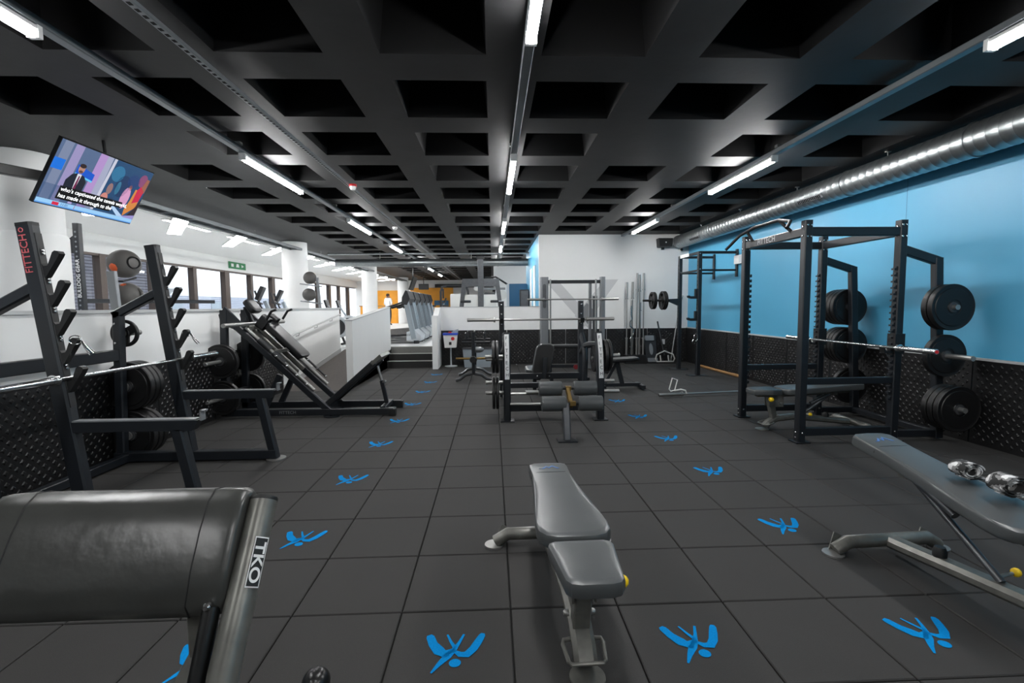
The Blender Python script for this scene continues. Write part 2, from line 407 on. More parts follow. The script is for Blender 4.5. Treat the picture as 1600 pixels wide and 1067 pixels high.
# --- window wall
XW = -8.6
ww = struct('wall_window', B().box((XW - .1, 10.35, 2.88), (.2, 36.9, .56)).box((XW - .1, 10.35, .55), (.2, 36.9, .5)).box((XW - .1, -6.2, 1.7), (.2, 3.8, 1.9)), 'white_wall')
for n in range(20):
    y0 = -4.3 + n * 1.62
    w = tag(bpy.data.objects.new('window_%d' % (n + 1), None), kind='structure'); COL.objects.link(w); w.location = (XW, y0 + .81, .8)
    wd = .26 if n % 2 else .16
    part('frame', B().box((XW, y0 + wd / 2, 1.7), (.16, wd, 1.8)).box((XW, y0 + .81, 2.585), (.14, 1.62, .05)).box((XW, y0 + .81, .82), (.14, 1.62, .06)), 'bronze_frame', w)
    part('pane', B().box((XW - .03, y0 + .81 + wd / 2, 1.7), (.006, 1.62 - wd, 1.74)), 'glass', w)
sign = thing('exit_sign', 'green emergency exit sign on the white wall above the windows', 'sign', (XW + .03, 14.4, 2.82))
part('board', B().box((XW + .02, 14.4, 2.82), (.02, 1.05, .22)), 'green_sign', sign)
part('pictogram', B().prism([(-.4, -.05), (-.25, -.05), (-.25, .05), (-.4, .05)], (XW + .0315, 14.4, 2.82), (0, 1, 0), (0, 0, 1), .001).prism([(-.1, -.05), (.1, -.05), (.06, .06), (-.06, .06)], (XW + .0315, 14.4, 2.82), (0, 1, 0), (0, 0, 1), .001).prism([(.25, -.05), (.4, 0), (.25, .05)], (XW + .0315, 14.4, 2.82), (0, 1, 0), (0, 0, 1), .001), 'white_print', sign)
# --- outside
struct('ground', B().box((-40, 12, -.6), (62, 120, .2)), 'paving')
ob = thing('building', 'pale louvred building across the street behind the windows', 'building', (-21, 14, -.5))
part('wall', B().box((-22, 14, .9), (2, 70, 2.8)), 'facade', ob)
part('parapet', B().box((-22.2, 14, 2.75), (2, 70, .9)), 'facade_light', ob)
for y in range(-10, 40, 5): part('window', B().box((-20.97, y + .3, 1.45), (.06, 1.6, .9)), 'silver_paint', ob)
ob2 = thing('building', 'dark slatted facade standing close beyond the windows', 'building', (-13, 5, -.5))
part('wall', B().box((-13.5, 8.6, 2.0), (1, 16.0, 5.0)), 'facade_dark', ob2)
lamp = thing('street_lamp', 'street lamp with cone shade outside the windows', 'lamp', (-15, 20.6, -.5))
part('pole', B().tube([(-15, 20.6, -.5), (-15, 20.6, 2.0)], .04), 'light_plastic', lamp)
part('shade', B().lathe((-15, 20.6, 2.0), (0, 0, 1), [(.05, 0), (.32, .3), (.34, .34), (0, .36)], 20), 'wall_grey', lamp)
# --- ceilings: black waffle slab, white strip along the windows
def waffle():
    b = B(); c = B(); px = 1.085; hx = .355
    X0, X1, Y0, Y1 = -5.9, XR, YF, 28.7
    xc = [-.445 + px * k for k in range(-3, 5)]; yc = [1.975 + px * m for m in range(-9, 25)]
    gx = sorted(set([X0, X1] + [x + s * hx for x in xc for s in (-1, 1)])); gy = sorted(set([Y0, Y1] + [y + s * hx for y in yc for s in (-1, 1)]))
    skip = {(-3, 1), (2, 1)}
    for i in range(len(gx) - 1):
        for j in range(len(gy) - 1):
            x0, x1, y0, y1 = gx[i], gx[i + 1], gy[j], gy[j + 1]; mx, my = (x0 + x1) / 2, (y0 + y1) / 2
            k = round((mx + .445) / px); m = round((my - 1.975) / px)
            hole = abs(mx - (-.445 + px * k)) < .01 and abs(my - (1.975 + px * m)) < .01 and (k, m) not in skip and -3 <= k <= 4
            if mx > 1.06 and my > 9.4 + .0: hole = False
            if not hole: b.add([(x0, y0, ZC), (x0, y1, ZC), (x1, y1, ZC), (x1, y0, ZC)], [(0, 1, 2, 3)])
            else:
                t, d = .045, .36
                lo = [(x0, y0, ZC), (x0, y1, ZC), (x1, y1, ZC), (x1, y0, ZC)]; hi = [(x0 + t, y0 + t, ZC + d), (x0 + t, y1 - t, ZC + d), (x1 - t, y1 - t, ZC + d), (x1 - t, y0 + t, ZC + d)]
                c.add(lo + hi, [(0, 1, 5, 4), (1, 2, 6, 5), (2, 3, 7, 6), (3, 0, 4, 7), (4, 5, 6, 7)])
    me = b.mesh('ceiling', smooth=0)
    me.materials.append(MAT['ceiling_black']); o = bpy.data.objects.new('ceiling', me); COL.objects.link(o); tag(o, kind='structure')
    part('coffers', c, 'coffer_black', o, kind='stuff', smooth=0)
    part('slab_top', B().box((-.6, 10.35, 3.6), (10.8, 36.9, .2)), 'coffer_black', o)
    part('edge_beam', B().box((-5.95, 10.35, 3.2), (.1, 36.9, .24)), 'ceiling_black', o)
waffle()
struct('ceiling_white', B().box((-7.3, 10.35, 3.09), (2.7, 36.9, .1)), 'white_ceiling')
for i, y in enumerate((3.48, 10.7, 18.3, 25.9)):
    s = struct('pillar_%d' % (i + 1), B().lathe((-5.2, y, RZ), (0, 0, 1), [(.31, 0), (.31, ZC - RZ)], 48), 'white_wall')
    if i == 0: part('sleeve', B().lathe((-5.2, y, RZ), (0, 0, 1), [(.335, 0), (.335, 1.76), (.32, 1.79), (.31, 1.79)], 48), 'white_wall', s)

# ================================================================== CEILING SERVICES
def tube_light(x, y0, y1, where):
    t = thing('tube_light', where, 'light', (x, (y0 + y1) / 2, 2.98), 'tube lights on the ceiling tracks')
    part('housing', B().beam((x, y0, 2.992), (x, y1, 2.992), .06, .03), 'lamp_cap', t)
    part('diffuser', B().tube([(x, y0 + .02, 2.965), (x, y1 - .02, 2.965)], .03, 14), 'led', t)
    for y in (y0, y1): part('end_cap', B().box((x, y, 2.975), (.066, .03, .07)), 'lamp_cap', t)
sides = ((-2.65, 'on the track beside the perforated cable tray'), (.18, 'on the middle ceiling track'), (3.02, 'on the track beside the round silver duct'))
for x, nm in sides:
    tr = thing('light_track', 'long grey lighting track ' + (nm[nm.index('beside'):] if 'beside' in nm else 'down the middle of the black ceiling'), 'track', (x, 4, 3.05))
    y1 = 9.2 if x > 1 else (27 if x < 0 else 17.5)
    part('track_bar', B().beam((x, YF + .2, 3.035), (x, y1, 3.035), .07, .05), 'track', tr)
    for y in range(-3, int(y1), 3): part('clamp', B().box((x, y, 3.074), (.09, .05, .03)), 'steel', tr)
    ly = (-4.4, -.7, 3.1, 6.8) if x > 1 else ((-4.4, -.7, 3.1, 6.8, 10.3, 14.0, 17.6, 21.2) if x < 0 else (-4.4, -.7, 3.1, 6.8, 10.3, 14.0))
    for q, y0 in enumerate(ly):
        tube_light(x, y0, y0 + 1.53, '%s lit tube light from the far end %s' % (ORD[len(ly) - 1 - q], nm))
ct = thing('cable_tray', 'thin perforated metal cable tray running along the ceiling', 'cable tray', (-1.97, 4, 3.03))
part('tray', B().beam((-1.97, YF + .2, 3.03), (-1.97, 27, 3.03), .05, .03), 'track', ct)
sl = B()
for i in range(180): sl.box((-1.97, -1 + i * .06, 3.0145), (.022, .03, .002))
part('slots', sl, 'coffer_black', ct, kind='stuff', smooth=0)
fb = thing('fire_beacon', 'small red and white fire beacon under the cable tray', 'alarm', (-1.9, 4.45, 3.0))
part('base', B().lathe((-1.9, 4.45, 3.03), (0, 0, -1), [(0, 0), (.05, 0), (.05, .03), (0, .03)], 20), 'red', fb)
part('lens', B().lathe((-1.9, 4.45, 3.0), (0, 0, -1), [(.04, 0), (.04, .02), (.028, .045), (0, .05)], 20), 'bucket_white', fb)
sd = single('smoke_detector', B().lathe((-2.0, 7.7, 3.0), (0, 0, -1), [(0, 0), (.05, 0), (.05, .025), (.03, .05), (0, .05)], 20), 'bucket_white', 'round white smoke detector on the cable tray', 'detector', None, (-2.0, 7.7, 3.0))
# zig-zag LED panels in the white ceiling
for i in range(12):
    y = 2.6 + i * 2.12
    p = thing('ceiling_light', '%s slanted light panel from the far end in the white ceiling by the windows' % ORD[11 - i], 'light', (-6.26, y + .9, 3.035), 'slanted light panels in the white ceiling')
    a, b_ = Vector((-5.62, y, 3.03)), Vector((-6.95, y + 1.85, 3.03))
    part('panel_frame', B().beam(a, b_, .27, .03), 'lamp_cap', p); part('diffuser', B().beam(a + (b_ - a) * .01 + Vector((0, 0, -.013)), b_ - (b_ - a) * .01 + Vector((0, 0, -.013)), .25, .012), 'led_panel', p)
    p = thing('ceiling_light', '%s straight light strip from the far end along the white ceiling edge' % ORD[11 - i], 'light', (-5.98, y + .8, 3.035), 'straight light strips along the white ceiling')
    part('strip_housing', B().beam((-6.0, y + .1, 3.03), (-6.0, y + 1.5, 3.03), .1, .03), 'lamp_cap', p); part('diffuser', B().beam((-6.0, y + .12, 3.017), (-6.0, y + 1.48, 3.017), .085, .012), 'led_panel', p)
# spiral duct along the blue wall
du = thing('ventilation_duct', 'round spiral galvanised air duct hung along the blue wall', 'duct', (4.38, 4, 2.88))
prof = []
y = YF + .3
while y < 9.2:
    prof += [(.152, y), (.155, y + .008), (.152, y + .016)]; y += .11
part('pipe', B().lathe((4.38, 0, 2.88), (0, 1, 0), [(0, YF + .3)] + prof + [(.152, 9.24), (.0, 9.24)], 36), 'galv', du)
for y in (-1.5, .6, 2.2, 3.75, 5.6, 7.4, 9.2): part('joint_band', B().lathe((4.38, y, 2.88), (0, 1, 0), [(.15, -.012), (.162, -.012), (.162, .012), (.15, .012)], 36), 'galv', du)
for y in (1.6, 3.2, 4.8, 6.4, 8.0): part('hanger', B().tube([(4.38, y, 3.03), (4.38, y, 3.09)], .006, 8).box((4.38, y, 3.085), (.05, .03, .01)), 'steel', du)
for y in (.9, 4.3, 8.0):
    g = part('grille', B().prism([(-.24, -.03), (.24, -.03), (.24, .03), (-.24, .03)], (4.38 - .148, y, 2.80), (0, 1, 0), (.5, 0, -.87), -.012), 'silver', du)
    gb = B()
    for k in range(14): gb.prism([(-.22 + k * .033, -.022), (-.206 + k * .033, -.022), (-.206 + k * .033, .022), (-.22 + k * .033, .022)], (4.38 - .158, y, 2.795), (0, 1, 0), (.5, 0, -.87), -.003)
    part('grille_slots', gb, 'coffer_black', g, kind='stuff', smooth=0)
du2 = thing('ventilation_duct', 'galvanised air duct crossing above the steps and half wall', 'duct', (-2, 12.9, 2.76))
part('pipe', B().lathe((-4.85, 12.9, 2.76), (1, 0, 0), [(0, 0), (.115, 0), (.115, 5.9), (0, 5.9)], 28), 'galv', du2)
for x in (-4.2, -2.8, -1.4, 0.): part('joint_band', B().lathe((x, 12.9, 2.76), (1, 0, 0), [(.11, -.015), (.122, -.015), (.122, .015), (.11, .015)], 28), 'galv', du2)
for x in (-3.5, -.7): part('hanger', B().tube([(x, 12.9, 2.87), (x, 12.9, 3.09)], .008, 8), 'steel', du2)
cn = single('conduit_pipe', B().tube([(-4.85, 12.2, 2.96), (1.04, 12.2, 2.96)], .03, 12), 'galv', 'straight metal conduit above the crossing air duct', 'pipe', None, (-2.3, 11.2, 2.98))
cb = thing('cable_ladder', 'metal cable ladder hung along the edge of the white ceiling', 'cable tray', (-5.05, 6, 2.9))
for x in (-5.18, -4.95): part('side_rail', B().beam((x, 4.3, 2.9), (x, 26, 2.9), .03, .06), 'track', cb)
for i in range(36): part('rung', B().box((-5.065, 4.4 + i * .6, 2.89), (.22, .03, .02)), 'track', cb)
for y in (4.6, 8.6, 12.6): part('hanger', B().tube([(-5.18, y, 2.92), (-5.18, y, 3.09)], .006, 8), 'steel', cb)
sp = thing('loudspeaker', 'black loudspeaker bracketed high on the white back wall', 'speaker', (4.05, 9.28, 2.87))
part('cabinet', B().prism([(-.15, -.1), (.15, -.1), (.17, .1), (-.17, .1)], (4.05, 9.36, 2.87), (1, 0, 0), (0, 0, 1), .2), 'speaker', sp)
part('grille', B().prism(round_rect(.3, .17, .02), (4.05, 9.16, 2.87), (1, 0, 0), (0, 0, 1), .008), 'hook_black', sp)
part('badge', B().prism(round_rect(.03, .03, .01), (4.05, 9.152, 2.87), (1, 0, 0), (0, 0, 1), .002), 'white_print', sp)
part('bracket', B().box((4.05, 9.38, 2.8), (.06, .06, .16)), 'speaker', sp)
cc = thing('camera_dome', 'small security camera near the duct end on the back wall', 'camera', (4.52, 9.38, 2.72))
part('mount', B().lathe((4.5, 9.4, 2.72), (0, -1, 0), [(0, 0), (.05, 0), (.05, .05), (0, .05)], 20), 'bucket_white', cc)
part('lens', B().ball((4.5, 9.33, 2.715), .035), 'gloss_black', cc)
wbx = thing('wall_box', 'small white electrical box high on the blue wall', 'box', (XR - .04, 6.9, 2.25))
part('case', B().box((XR - .04, 6.9, 2.25), (.08, .3, .16)), 'bucket_white', wbx); part('lid', B().box((XR - .085, 6.78, 2.25), (.012, .14, .13)), 'light_plastic', wbx)
# ================================================================== PLATES, BARS
def bumper_mesh(r, t):
    pf = [(.03, 0), (.055, 0), (.058, .004), (.075, .004), (.078, 0), (r * .80, 0), (r * .82, t * .1), (r * .93, t * .1), (r * .97, .002), (r, t * .15), (r, t * .85), (r * .97, t - .002), (r * .93, t * .9), (r * .82, t * .9), (r * .80, t), (.078, t), (.055, t), (.03, t)]
    b = B(); n = 40
    R = [[(q * math.cos(2 * PI * k / n), y, q * math.sin(2 * PI * k / n)) for k in range(n)] for q, y in pf]
    return b.rings(R, caps=False)
plate_cache = {}
def plate(loc, r, t, label, group, axis='y', m='plate'):
    """rubber disc whose bore lies along y or x, near face at loc"""
    p = thing('weight_plate', label, 'weight plate', loc, group)
    k = (r, t, m)
    if k not in plate_cache:
        d = bumper_mesh(r, t).mesh('disc'); d.materials.append(MAT[m])
        h = B().rings([[(q * math.cos(2 * PI * i / 24), y, q * math.sin(2 * PI * i / 24)) for i in range(24)] for q, y in ((.026, -.001), (.05, -.001), (.05, .003), (.05, t - .003), (.05, t + .001), (.026, t + .001))], closed=True).mesh('hub'); h.materials.append(MAT['plate_edge'])
        plate_cache[k] = (d, h)
    inst('disc', plate_cache[k][0], p); inst('hub', plate_cache[k][1], p)
    if axis == 'x': p.rotation_euler = (0, 0, -PI / 2)
    return p
grip_cache = {}
def grip_plate(loc, r, t, label, group, axis='y'):
    p = thing('weight_plate', label, 'weight plate', loc, group)
    if (r, t) not in grip_cache:
        n = 40
        ring = B().rings([[(q * math.cos(2 * PI * i / n), y, q * math.sin(2 * PI * i / n)) for i in range(n)] for q, y in ((r * .78, t * .1), (r * .84, 0), (r * .95, 0), (r, t * .2), (r, t * .8), (r * .95, t), (r * .84, t), (r * .78, t * .9))], closed=True).mesh('rim')
        sp_ = B()
        for k in range(3):
            a = 2 * PI * k / 3 + .5; c, s_ = math.cos(a), math.sin(a); w = r * .3
            sp_.rings([[(c * q - s_ * w * u, y, s_ * q + c * w * u) for u, y in ((-1, t * .2), (1, t * .2), (1, t * .8), (-1, t * .8))] for q in (r * .2, r * .8)])
        sp_ = sp_.mesh('web')
        hub = B().rings([[(q * math.cos(2 * PI * i / 24), y, q * math.sin(2 * PI * i / 24)) for i in range(24)] for q, y in ((.027, 0), (r * .36, 0), (r * .38, t * .1), (r * .38, t * .9), (r * .36, t), (.027, t))], closed=True).mesh('hub')
        for me in (ring, sp_, hub): me.materials.append(MAT['plate'])
        grip_cache[(r, t)] = (ring, sp_, hub)
    for nm, me in zip(('rim', 'web', 'hub'), grip_cache[(r, t)]): inst(nm, me, p)
    if axis == 'x': p.rotation_euler = (0, 0, -PI / 2)
    return p
def barbell(a, b, label, L=2.2, group=None, m='chrome', knurl=True):
    """bar between sleeve ends a and b"""
    a, b = Vector(a), Vector(b); d = (b - a).normalized(); L = (b - a).length; sl = L * .19
    t = thing('barbell', label, 'barbell', (a + b) / 2, group)
    part('shaft', B().tube([a + d * sl, b - d * sl], .0145, 12), m, t)
    for p, s in ((a, 1), (b, -1)):
        part('sleeve', B().lathe(p, d * s, [(0, 0), (.021, 0), (.025, .004), (.025, sl - .03)], 20), m, t)
        part('collar', B().lathe(p + d * s * (sl - .03), d * s, [(.025, 0), (.037, .002), (.037, .028), (.016, .03)], 20), 'steel' if m == 'steel' else 'chrome', t)
        part('end_cap', B().lathe(p, d * s, [(0, -.003), (.017, -.003), (.017, .001), (0, .001)], 16), 'red' if label.startswith('chrome barbell with red') else 'dark_plastic', t)
    return t
def clip(loc, label, rz=0.):
    t = thing('spring_clip', label, 'clip', (0, 0, 0), 'chrome spring clips')
    part('coil', B().tube([(.03 * math.cos(a * .35), (a - 20) * .0007, .03 * math.sin(a * .35)) for a in range(42)], .0035, 6), 'chrome', t)
    for s in (-1, 1): part('grip', B().tube([(.03, s * .014, 0), (.06, s * .03, -.05), (.09, s * .05, -.09), (.075, s * .065, -.10), (.05, s * .04, -.06), (.03, s * .02, -.01)], .0035, 6), 'chrome', t)
    t.location = loc; t.rotation_euler = (0, 0, rz); return t

# ================================================================== LEFT SQUAT RACK
YN, YFAR = 1.17, 2.32
lr = thing('squat_rack', 'black squat rack with leaning hooked uprights beside the left partition', 'squat rack', (-2.8, 1.75, 0))
def ux(z): return -2.86 - (z - .1) * .1243                      # x of the leaning upright at height z
for y in (YN, YFAR):
    u = part('upright', B().beam((ux(.08), y, .08), (ux(1.95), y, 1.95), .075, .105, (1, 0, .12), .012), 'powder', lr)
    part('top_cap', B().beam((ux(1.945), y, 1.945), (ux(1.965), y, 1.965), .079, .109, (1, 0, .12), .014), 'hook_black', u)
    part('guard_strip', B().beam((ux(.75) + .056, y, .75), (ux(1.9) + .056, y, 1.9), .05, .008, (1, 0, .12), .002), 'hook_black', u)
    for k in range(5):
        z = .93 + .19 * k; x = ux(z) + .05
        part('bar_hook', B().prism([(-.005, -.10), (.03, -.075), (.115, .055), (.125, .075), (.115, .092), (.095, .095), (.08, .085), (.045, .0), (.02, -.005), (-.005, .03)], (x, y + .0225, z), (1, 0, 0), (0, 0, 1), .045), 'hook_black', u)
        part('bolt', bolts([(x + .004, y, z + .08), (x + .002, y, z + .1)], (1, 0, 0)), 'bolt', u)
    arm = part('safety_arm', B().prism([(-.84, -.035), (-.02, -.035), (.0, .0), (.02, .035), (-.84, .035)], (-2.08, y + .035, .615), (1, 0, 0), (0, 0, 1), .07), 'powder', lr)
    part('arm_liner', B().box((-2.48, y, .654), (.8, .06, .008)), 'silver', arm); part('arm_stop', B().box((-2.045, y, .68), (.012, .05, .07)).box((-2.035, y, .712), (.03, .05, .008)), 'silver', arm)
    part('leg', B().beam((-2.21, y, .585), (-2.10, y, .012), .07, .075, (1, 0, 0), .01), 'powder', lr)
    part('foot_plate', B().lathe((-2.09, y, 0.001), (0, 0, 1), [(0, 0), (.085, 0), (.085, .012), (0, .012)], 24), 'steel', lr)
    part('base_rail', B().beam((-3.52, y, .055), (-2.08, y, .055), .075, .085), 'powder', lr)
    sp_ = part('storage_post', B().beam((-3.47, y, .02), (-3.42, y, 1.38), .07, .075, (1, 0, 0), .01), 'powder', lr)
    part('upper_arm', B().beam((-3.45, y, 1.345), (ux(1.55), y, 1.56), .07, .075, (0, 0, 1), .01), 'powder', lr)
    for s_ in ((1,) if y == YFAR else ()):
        for z in (1.18, .69, .235): part('plate_peg', B().lathe((-3.44, y + s_ * .03, z), (0, s_, 0), [(0, 0), (.04, 0), (.04, .012), (.024, .014), (.024, .24 if s_ > 0 else .2), (0, .24 if s_ > 0 else .2)], 18), 'steel', sp_)
    part('bolt', bolts([(-3.435, y - .038, 1.27), (-3.436, y - .038, 1.10), (-3.45, y - .038, .84)], (0, -1, 0)), 'bolt', sp_)
part('rear_beam', B().beam((-3.44, YN, .99), (-3.44, YFAR, .99), .06, .10), 'powder', lr)
part('floor_beam', B().beam((-3.42, YN, .05), (-3.42, YFAR, .05), .07, .07), 'powder', lr)
nx_ = Vector((-.1243, 0, 1)).normalized()
part('lettering', text('FITTECH', .066, (ux(1.64) + .012, YN - .039, 1.64), nx_, (-1, 0, -.124), .002, 1.0).tube([(ux(1.915) - .012 + .013 * math.cos(a * PI / 8), YN - .0385, 1.915 + .013 * math.sin(a * PI / 8)) for a in range(16)], .0025, 6, closed=True), 'pink_print', lr, 'pink brand lettering reading FITTECH')
barbell((-2.886, .64, .946), (-2.886, 2.85, .946), 'chrome barbell lying across the leaning squat rack')
clip((ux(1.12) + .16, YN - .02, 1.20), 'chrome spring clip hooked on the rack upright with pink lettering', .6)
clip((ux(1.12) + .15, YFAR, 1.18), 'chrome spring clip hooked on the rack upright without lettering', .6)
G = 'plates stored on the leaning squat rack'
grip_plate((-3.44, YFAR + .07, 1.18), .125, .03, 'small black grip plate high on the squat rack storage post', G)
for i in range(3): plate((-3.44, YFAR + .06 + .062 * i, .69), .225, .058, '%s bumper plate from the squat rack storage post on its middle peg' % ORD[i], G)
for i in range(3): plate((-3.44, YFAR + .06 + .068 * i, .235), .225, .062, '%s bumper plate from the squat rack storage post on its lowest peg' % ORD[i], G)

# ================================================================== HACK SQUAT MACHINE
hk = thing('hack_squat_machine', 'black hack squat machine with sliding pad and slanted foot plate', 'gym machine', (-2.5, 4.3, 0))
YA, YC = 4.05, 4.55; YM = 4.3
for y, s in ((YA, -1), (YC, 1)):
    r = part('slide_rail', B().beam((-3.3, y, 1.18), (-2.13, y, .025), .065, .085, (1, 0, 1), .012), 'powder', hk)
    part('foot_disc', B().lathe((-2.15, y, .001), (0, 0, 1), [(0, 0), (.10, 0), (.10, .014), (0, .014)], 20), 'powder', r)
    part('guide_rod', B().tube([(-3.18, y + s * .0, 1.155), (-2.36, y, .345)], .022, 12), 'steel', r)
    for p in ((-3.02, .99), (-2.85, .82)): part('slider_bush', B().tube([(p[0], y, p[1] + .012), (p[0] + .13, y, p[1] - .118)], .04, 14), 'dark_plastic', r)
    part('stop_rod', B().tube([(-2.78, y + s * .1, .80), (-2.42, y + s * .1, .44)], .014, 10), 'hook_black', r)
    for q in (0, .35, .68, 1): part('stop_knob', B().ball((-2.78 + .36 * q, y + s * .1, .80 - .36 * q), .019, 10), 'bolt', r)
    part('base_rail', B().beam((-3.52, y, .07), (-1.36, y, .06), .07, .085), 'powder', hk)
    part('toe_cap', B().beam((-1.42, y, .05), (-1.33, y, .05), .076, .09), 'hook_black', hk)
    part('front_brace', B().beam((-3.0, y, .1), (-2.78, y, .55), .06, .07, (1, 0, 0)), 'powder', hk)
    part('rear_post', B().beam((-3.48, y, .05), (-3.44, y, 1.38), .07, .08, (1, 0, 0)), 'powder', hk)
    part('top_gusset', B().prism([(-3.5, 1.32), (-3.42, 1.42), (-3.18, 1.16), (-3.22, 1.08), (-3.48, 1.22)], (0, y + .02, 0), (1, 0, 0), (0, 0, 1), .04), 'powder', hk)
    for z in (.74, .28): part('plate_peg', B().lathe((-3.465, y + s * .03, z), (0, s, 0), [(0, 0), (.024, 0), (.024, .38), (.02, .385), (0, .385)], 16), 'steel', hk)
    part('shoulder_pad', cushion(round_rect(.19, .11, .035), (-3.05, YM + s * .115, 1.24), (.62, 0, .78), (0, 1, 0), -.075, .018), 'vinyl_black', hk)
    part('hand_grip', B().tube([(-2.93, YM + s * .24, 1.25), (-2.86, YM + s * .24, 1.36), (-2.80, YM + s * .24, 1.38)], .016, 10), 'hook_black', hk)
part('lettering', text('FITTECH', .055, (-2.8, YA - .0365, .05), (1, 0, 0), (0, 0, 1), .001), 'grey_print', hk)
part('top_beam', B().beam((-3.30, YA, 1.2), (-3.30, YC, 1.2), .07, .07), 'powder', hk)
part('load_horn', B().lathe((-3.16, 3.5, 1.2), (0, 1, 0), [(0, 0), (.025, 0), (.025, 1.6), (0, 1.6)], 16), 'steel', hk)
part('carriage_frame', B().beam((-3.16, YM - .1, 1.12), (-2.62, YM - .1, .58), .05, .05, (1, 0, 1)).beam((-3.16, YM + .1, 1.12), (-2.62, YM + .1, .58), .05, .05, (1, 0, 1)).beam((-3.16, YA, 1.15), (-3.16, YC, 1.15), .06, .06).beam((-2.85, YA, .84), (-2.85, YC, .84), .05, .05), 'bench_frame', hk)
part('back_pad', cushion(round_rect(.64, .3, .05), (-2.80, YM, .955), (-.707, 0, .707), (0, -1, 0), .065, .018), 'vinyl_black', hk)
part('head_pad', cushion(round_rect(.2, .24, .05), (-3.24, YM, 1.40), (-.6, 0, .8), (0, -1, 0), .08, .025), 'vinyl_black', hk)
part('head_post', B().beam((-3.2, YM, 1.16), (-3.3, YM, 1.42), .05, .05), 'powder', hk)
fp = part('foot_plate', B().prism([(0, -.25), (.9, -.25), (.9, .25), (0, .25)], (-2.22, YM, .15), (.75, 0, .66), (0, -1, 0), .02), 'hook_black', hk)
for y in (YA + .03, YC - .03): part('plate_rail', B().beam((-2.24, y, .13), (-1.60, y, .69), .045, .075, (-.66, 0, .75)), 'powder', fp)
part('heel_lip', B().prism([(0, -.26), (.16, -.26), (.16, .26), (0, .26)], (-1.64, YM, .69), (.75, 0, .66), (0, -1, 0), .045), 'bench_frame', fp)
sx = part('adjust_strut', B().beam((-1.50, YM, .12), (-1.56, YM, .42), .05, .05, (1, 0, 0)), 'powder', hk)
part('inner_tube', B().tube([(-1.56, YM, .42), (-1.61, YM, .62)], .018, 10), 'steel', sx); part('pull_pin', B().tube([(-1.54, YM - .03, .40), (-1.50, YM - .10, .42)], .012, 8).ball((-1.49, YM - .11, .425), .022, 10), 'steel', sx)
part('front_crossbar', B().beam((-1.50, YA, .09), (-1.50, YC, .09), .07, .06), 'powder', hk)
part('rear_crossbar', B().beam((-3.46, YA, .3), (-3.46, YC, .3), .06, .07), 'powder', hk)
G = 'plates stored on the hack squat machine'
for z, k in ((.74, 1), (.28, 1)):
    plate((-3.465, YA - .11, z), .215, .06, 'black plate with a steel peg on the front of the hack squat machine, %s' % ('upper' if z > .5 else 'lower'), G)
    plate((-3.465, YC + .06, z), .215, .06, 'black plate on the far pegs of the hack squat machine, %s' % ('upper' if z > .5 else 'lower'), G)

# ================================================================== POWER RACK
pr = thing('power_rack', 'tall black power rack standing along the blue wall', 'power rack', (3.5, 3.07, 0))
XA, XC, YB_, YA_ = 3.02, 3.98, 2.51, 3.63
for x in (XA, XC):
    for y in (YB_, YA_):
        p = part('post', B().beam((x, y, .012), (x, y, 2.2), .078, .078, (0, 1, 0), .008), 'powder', pr)
        part('foot_plate', B().box((x, y, .007), (.15, .13, .012)), 'powder', p); part('top_cap', B().box((x, y, 2.203), (.07, .07, .012)), 'hook_black', p)
        part('bolt', bolts([(x - .02, y - .04, 2.16), (x + .02, y - .04, 2.05), (x + .02, y - .04, 2.16), (x - .02, y - .04, 2.05), (x, y - .04, .1)], (0, -1, 0)).join(bolts([(x - .04, y, 2.15), (x - .04, y, 2.06), (x - .04, y, .1), (x - .04, y, .05)], (-1, 0, 0))), 'bolt', p)
    if True:
        for y in (YB_, YA_):
            bb = B()
            for k in range(22):
                z = .42 + k * .062
                if x == XC or y == YA_: bb.prism([(0, 0), (.03, 0), (.03, .035), (.018, .035), (.018, .018), (0, .018)], (x - .069 if x == XC else x + .039, y + .02, z), (1, 0, 0), (0, 0, 1), .04)
            if bb.v: part('hook_comb', bb, 'powder', pr, kind='stuff')
for y in (YB_, YA_):
    part('top_side_beam', B().beam((XA, y, 2.10), (XC, y, 2.10), .06, .085), 'powder', pr)
    part('base_side_beam', B().beam((XA, y, .11), (XC, y, .11), .06, .08), 'powder', pr)
    part('safety_spotter', B().beam((XA, y, .62), (XC, y, .62), .055, .065), 'powder', pr)
    part('storage_arm', B().beam((XC, y, 1.93), (4.39, y, 1.80), .06, .085), 'powder', pr)
    so = part('storage_post', B().beam((4.36, y, 1.84), (4.46, y, .02), .07, .08, (1, 0, 0)), 'powder', pr)
    part('floor_arm', B().beam((XC, y, .07), (4.46, y, .07), .06, .07), 'powder', pr)
    s = -1 if y == YB_ else 1
    for z in (1.35, .87, .36): part('plate_peg', B().lathe((4.36 + (1.84 - z) * .055, y + s * .03, z), (0, s, 0), [(0, 0), (.025, 0), (.025, {1.35: .19, .87: .34, .36: .27}[z]), (0, {1.35: .19, .87: .34, .36: .27}[z])], 18), 'steel', so)
    jh = part('bar_holder', B().box((XC - .0, y, .99), (.1, .1, .2)).prism([(0, 0), (-.09, 0), (-.105, .06), (-.09, .06), (-.075, .02), (0, .02)], (XC - .045, y + .03, .895), (1, 0, 0), (0, 0, 1), .06), 'hook_black', pr)
    part('pin', B().tube([(XC + .04, y, .97), (XC + .13, y, .93)], .014, 10), 'hook_black', jh)
part('front_top_beam', B().beam((XA, YB_, 2.10), (XA, YA_, 2.10), .06, .085), 'powder', pr)
part('rear_top_beam', B().beam((XC, YB_, 2.10), (XC, YA_, 2.10), .06, .085), 'powder', pr)
part('rear_base_beam', B().beam((4.44, YB_, .07), (4.44, YA_, .07), .06, .06), 'powder', pr)
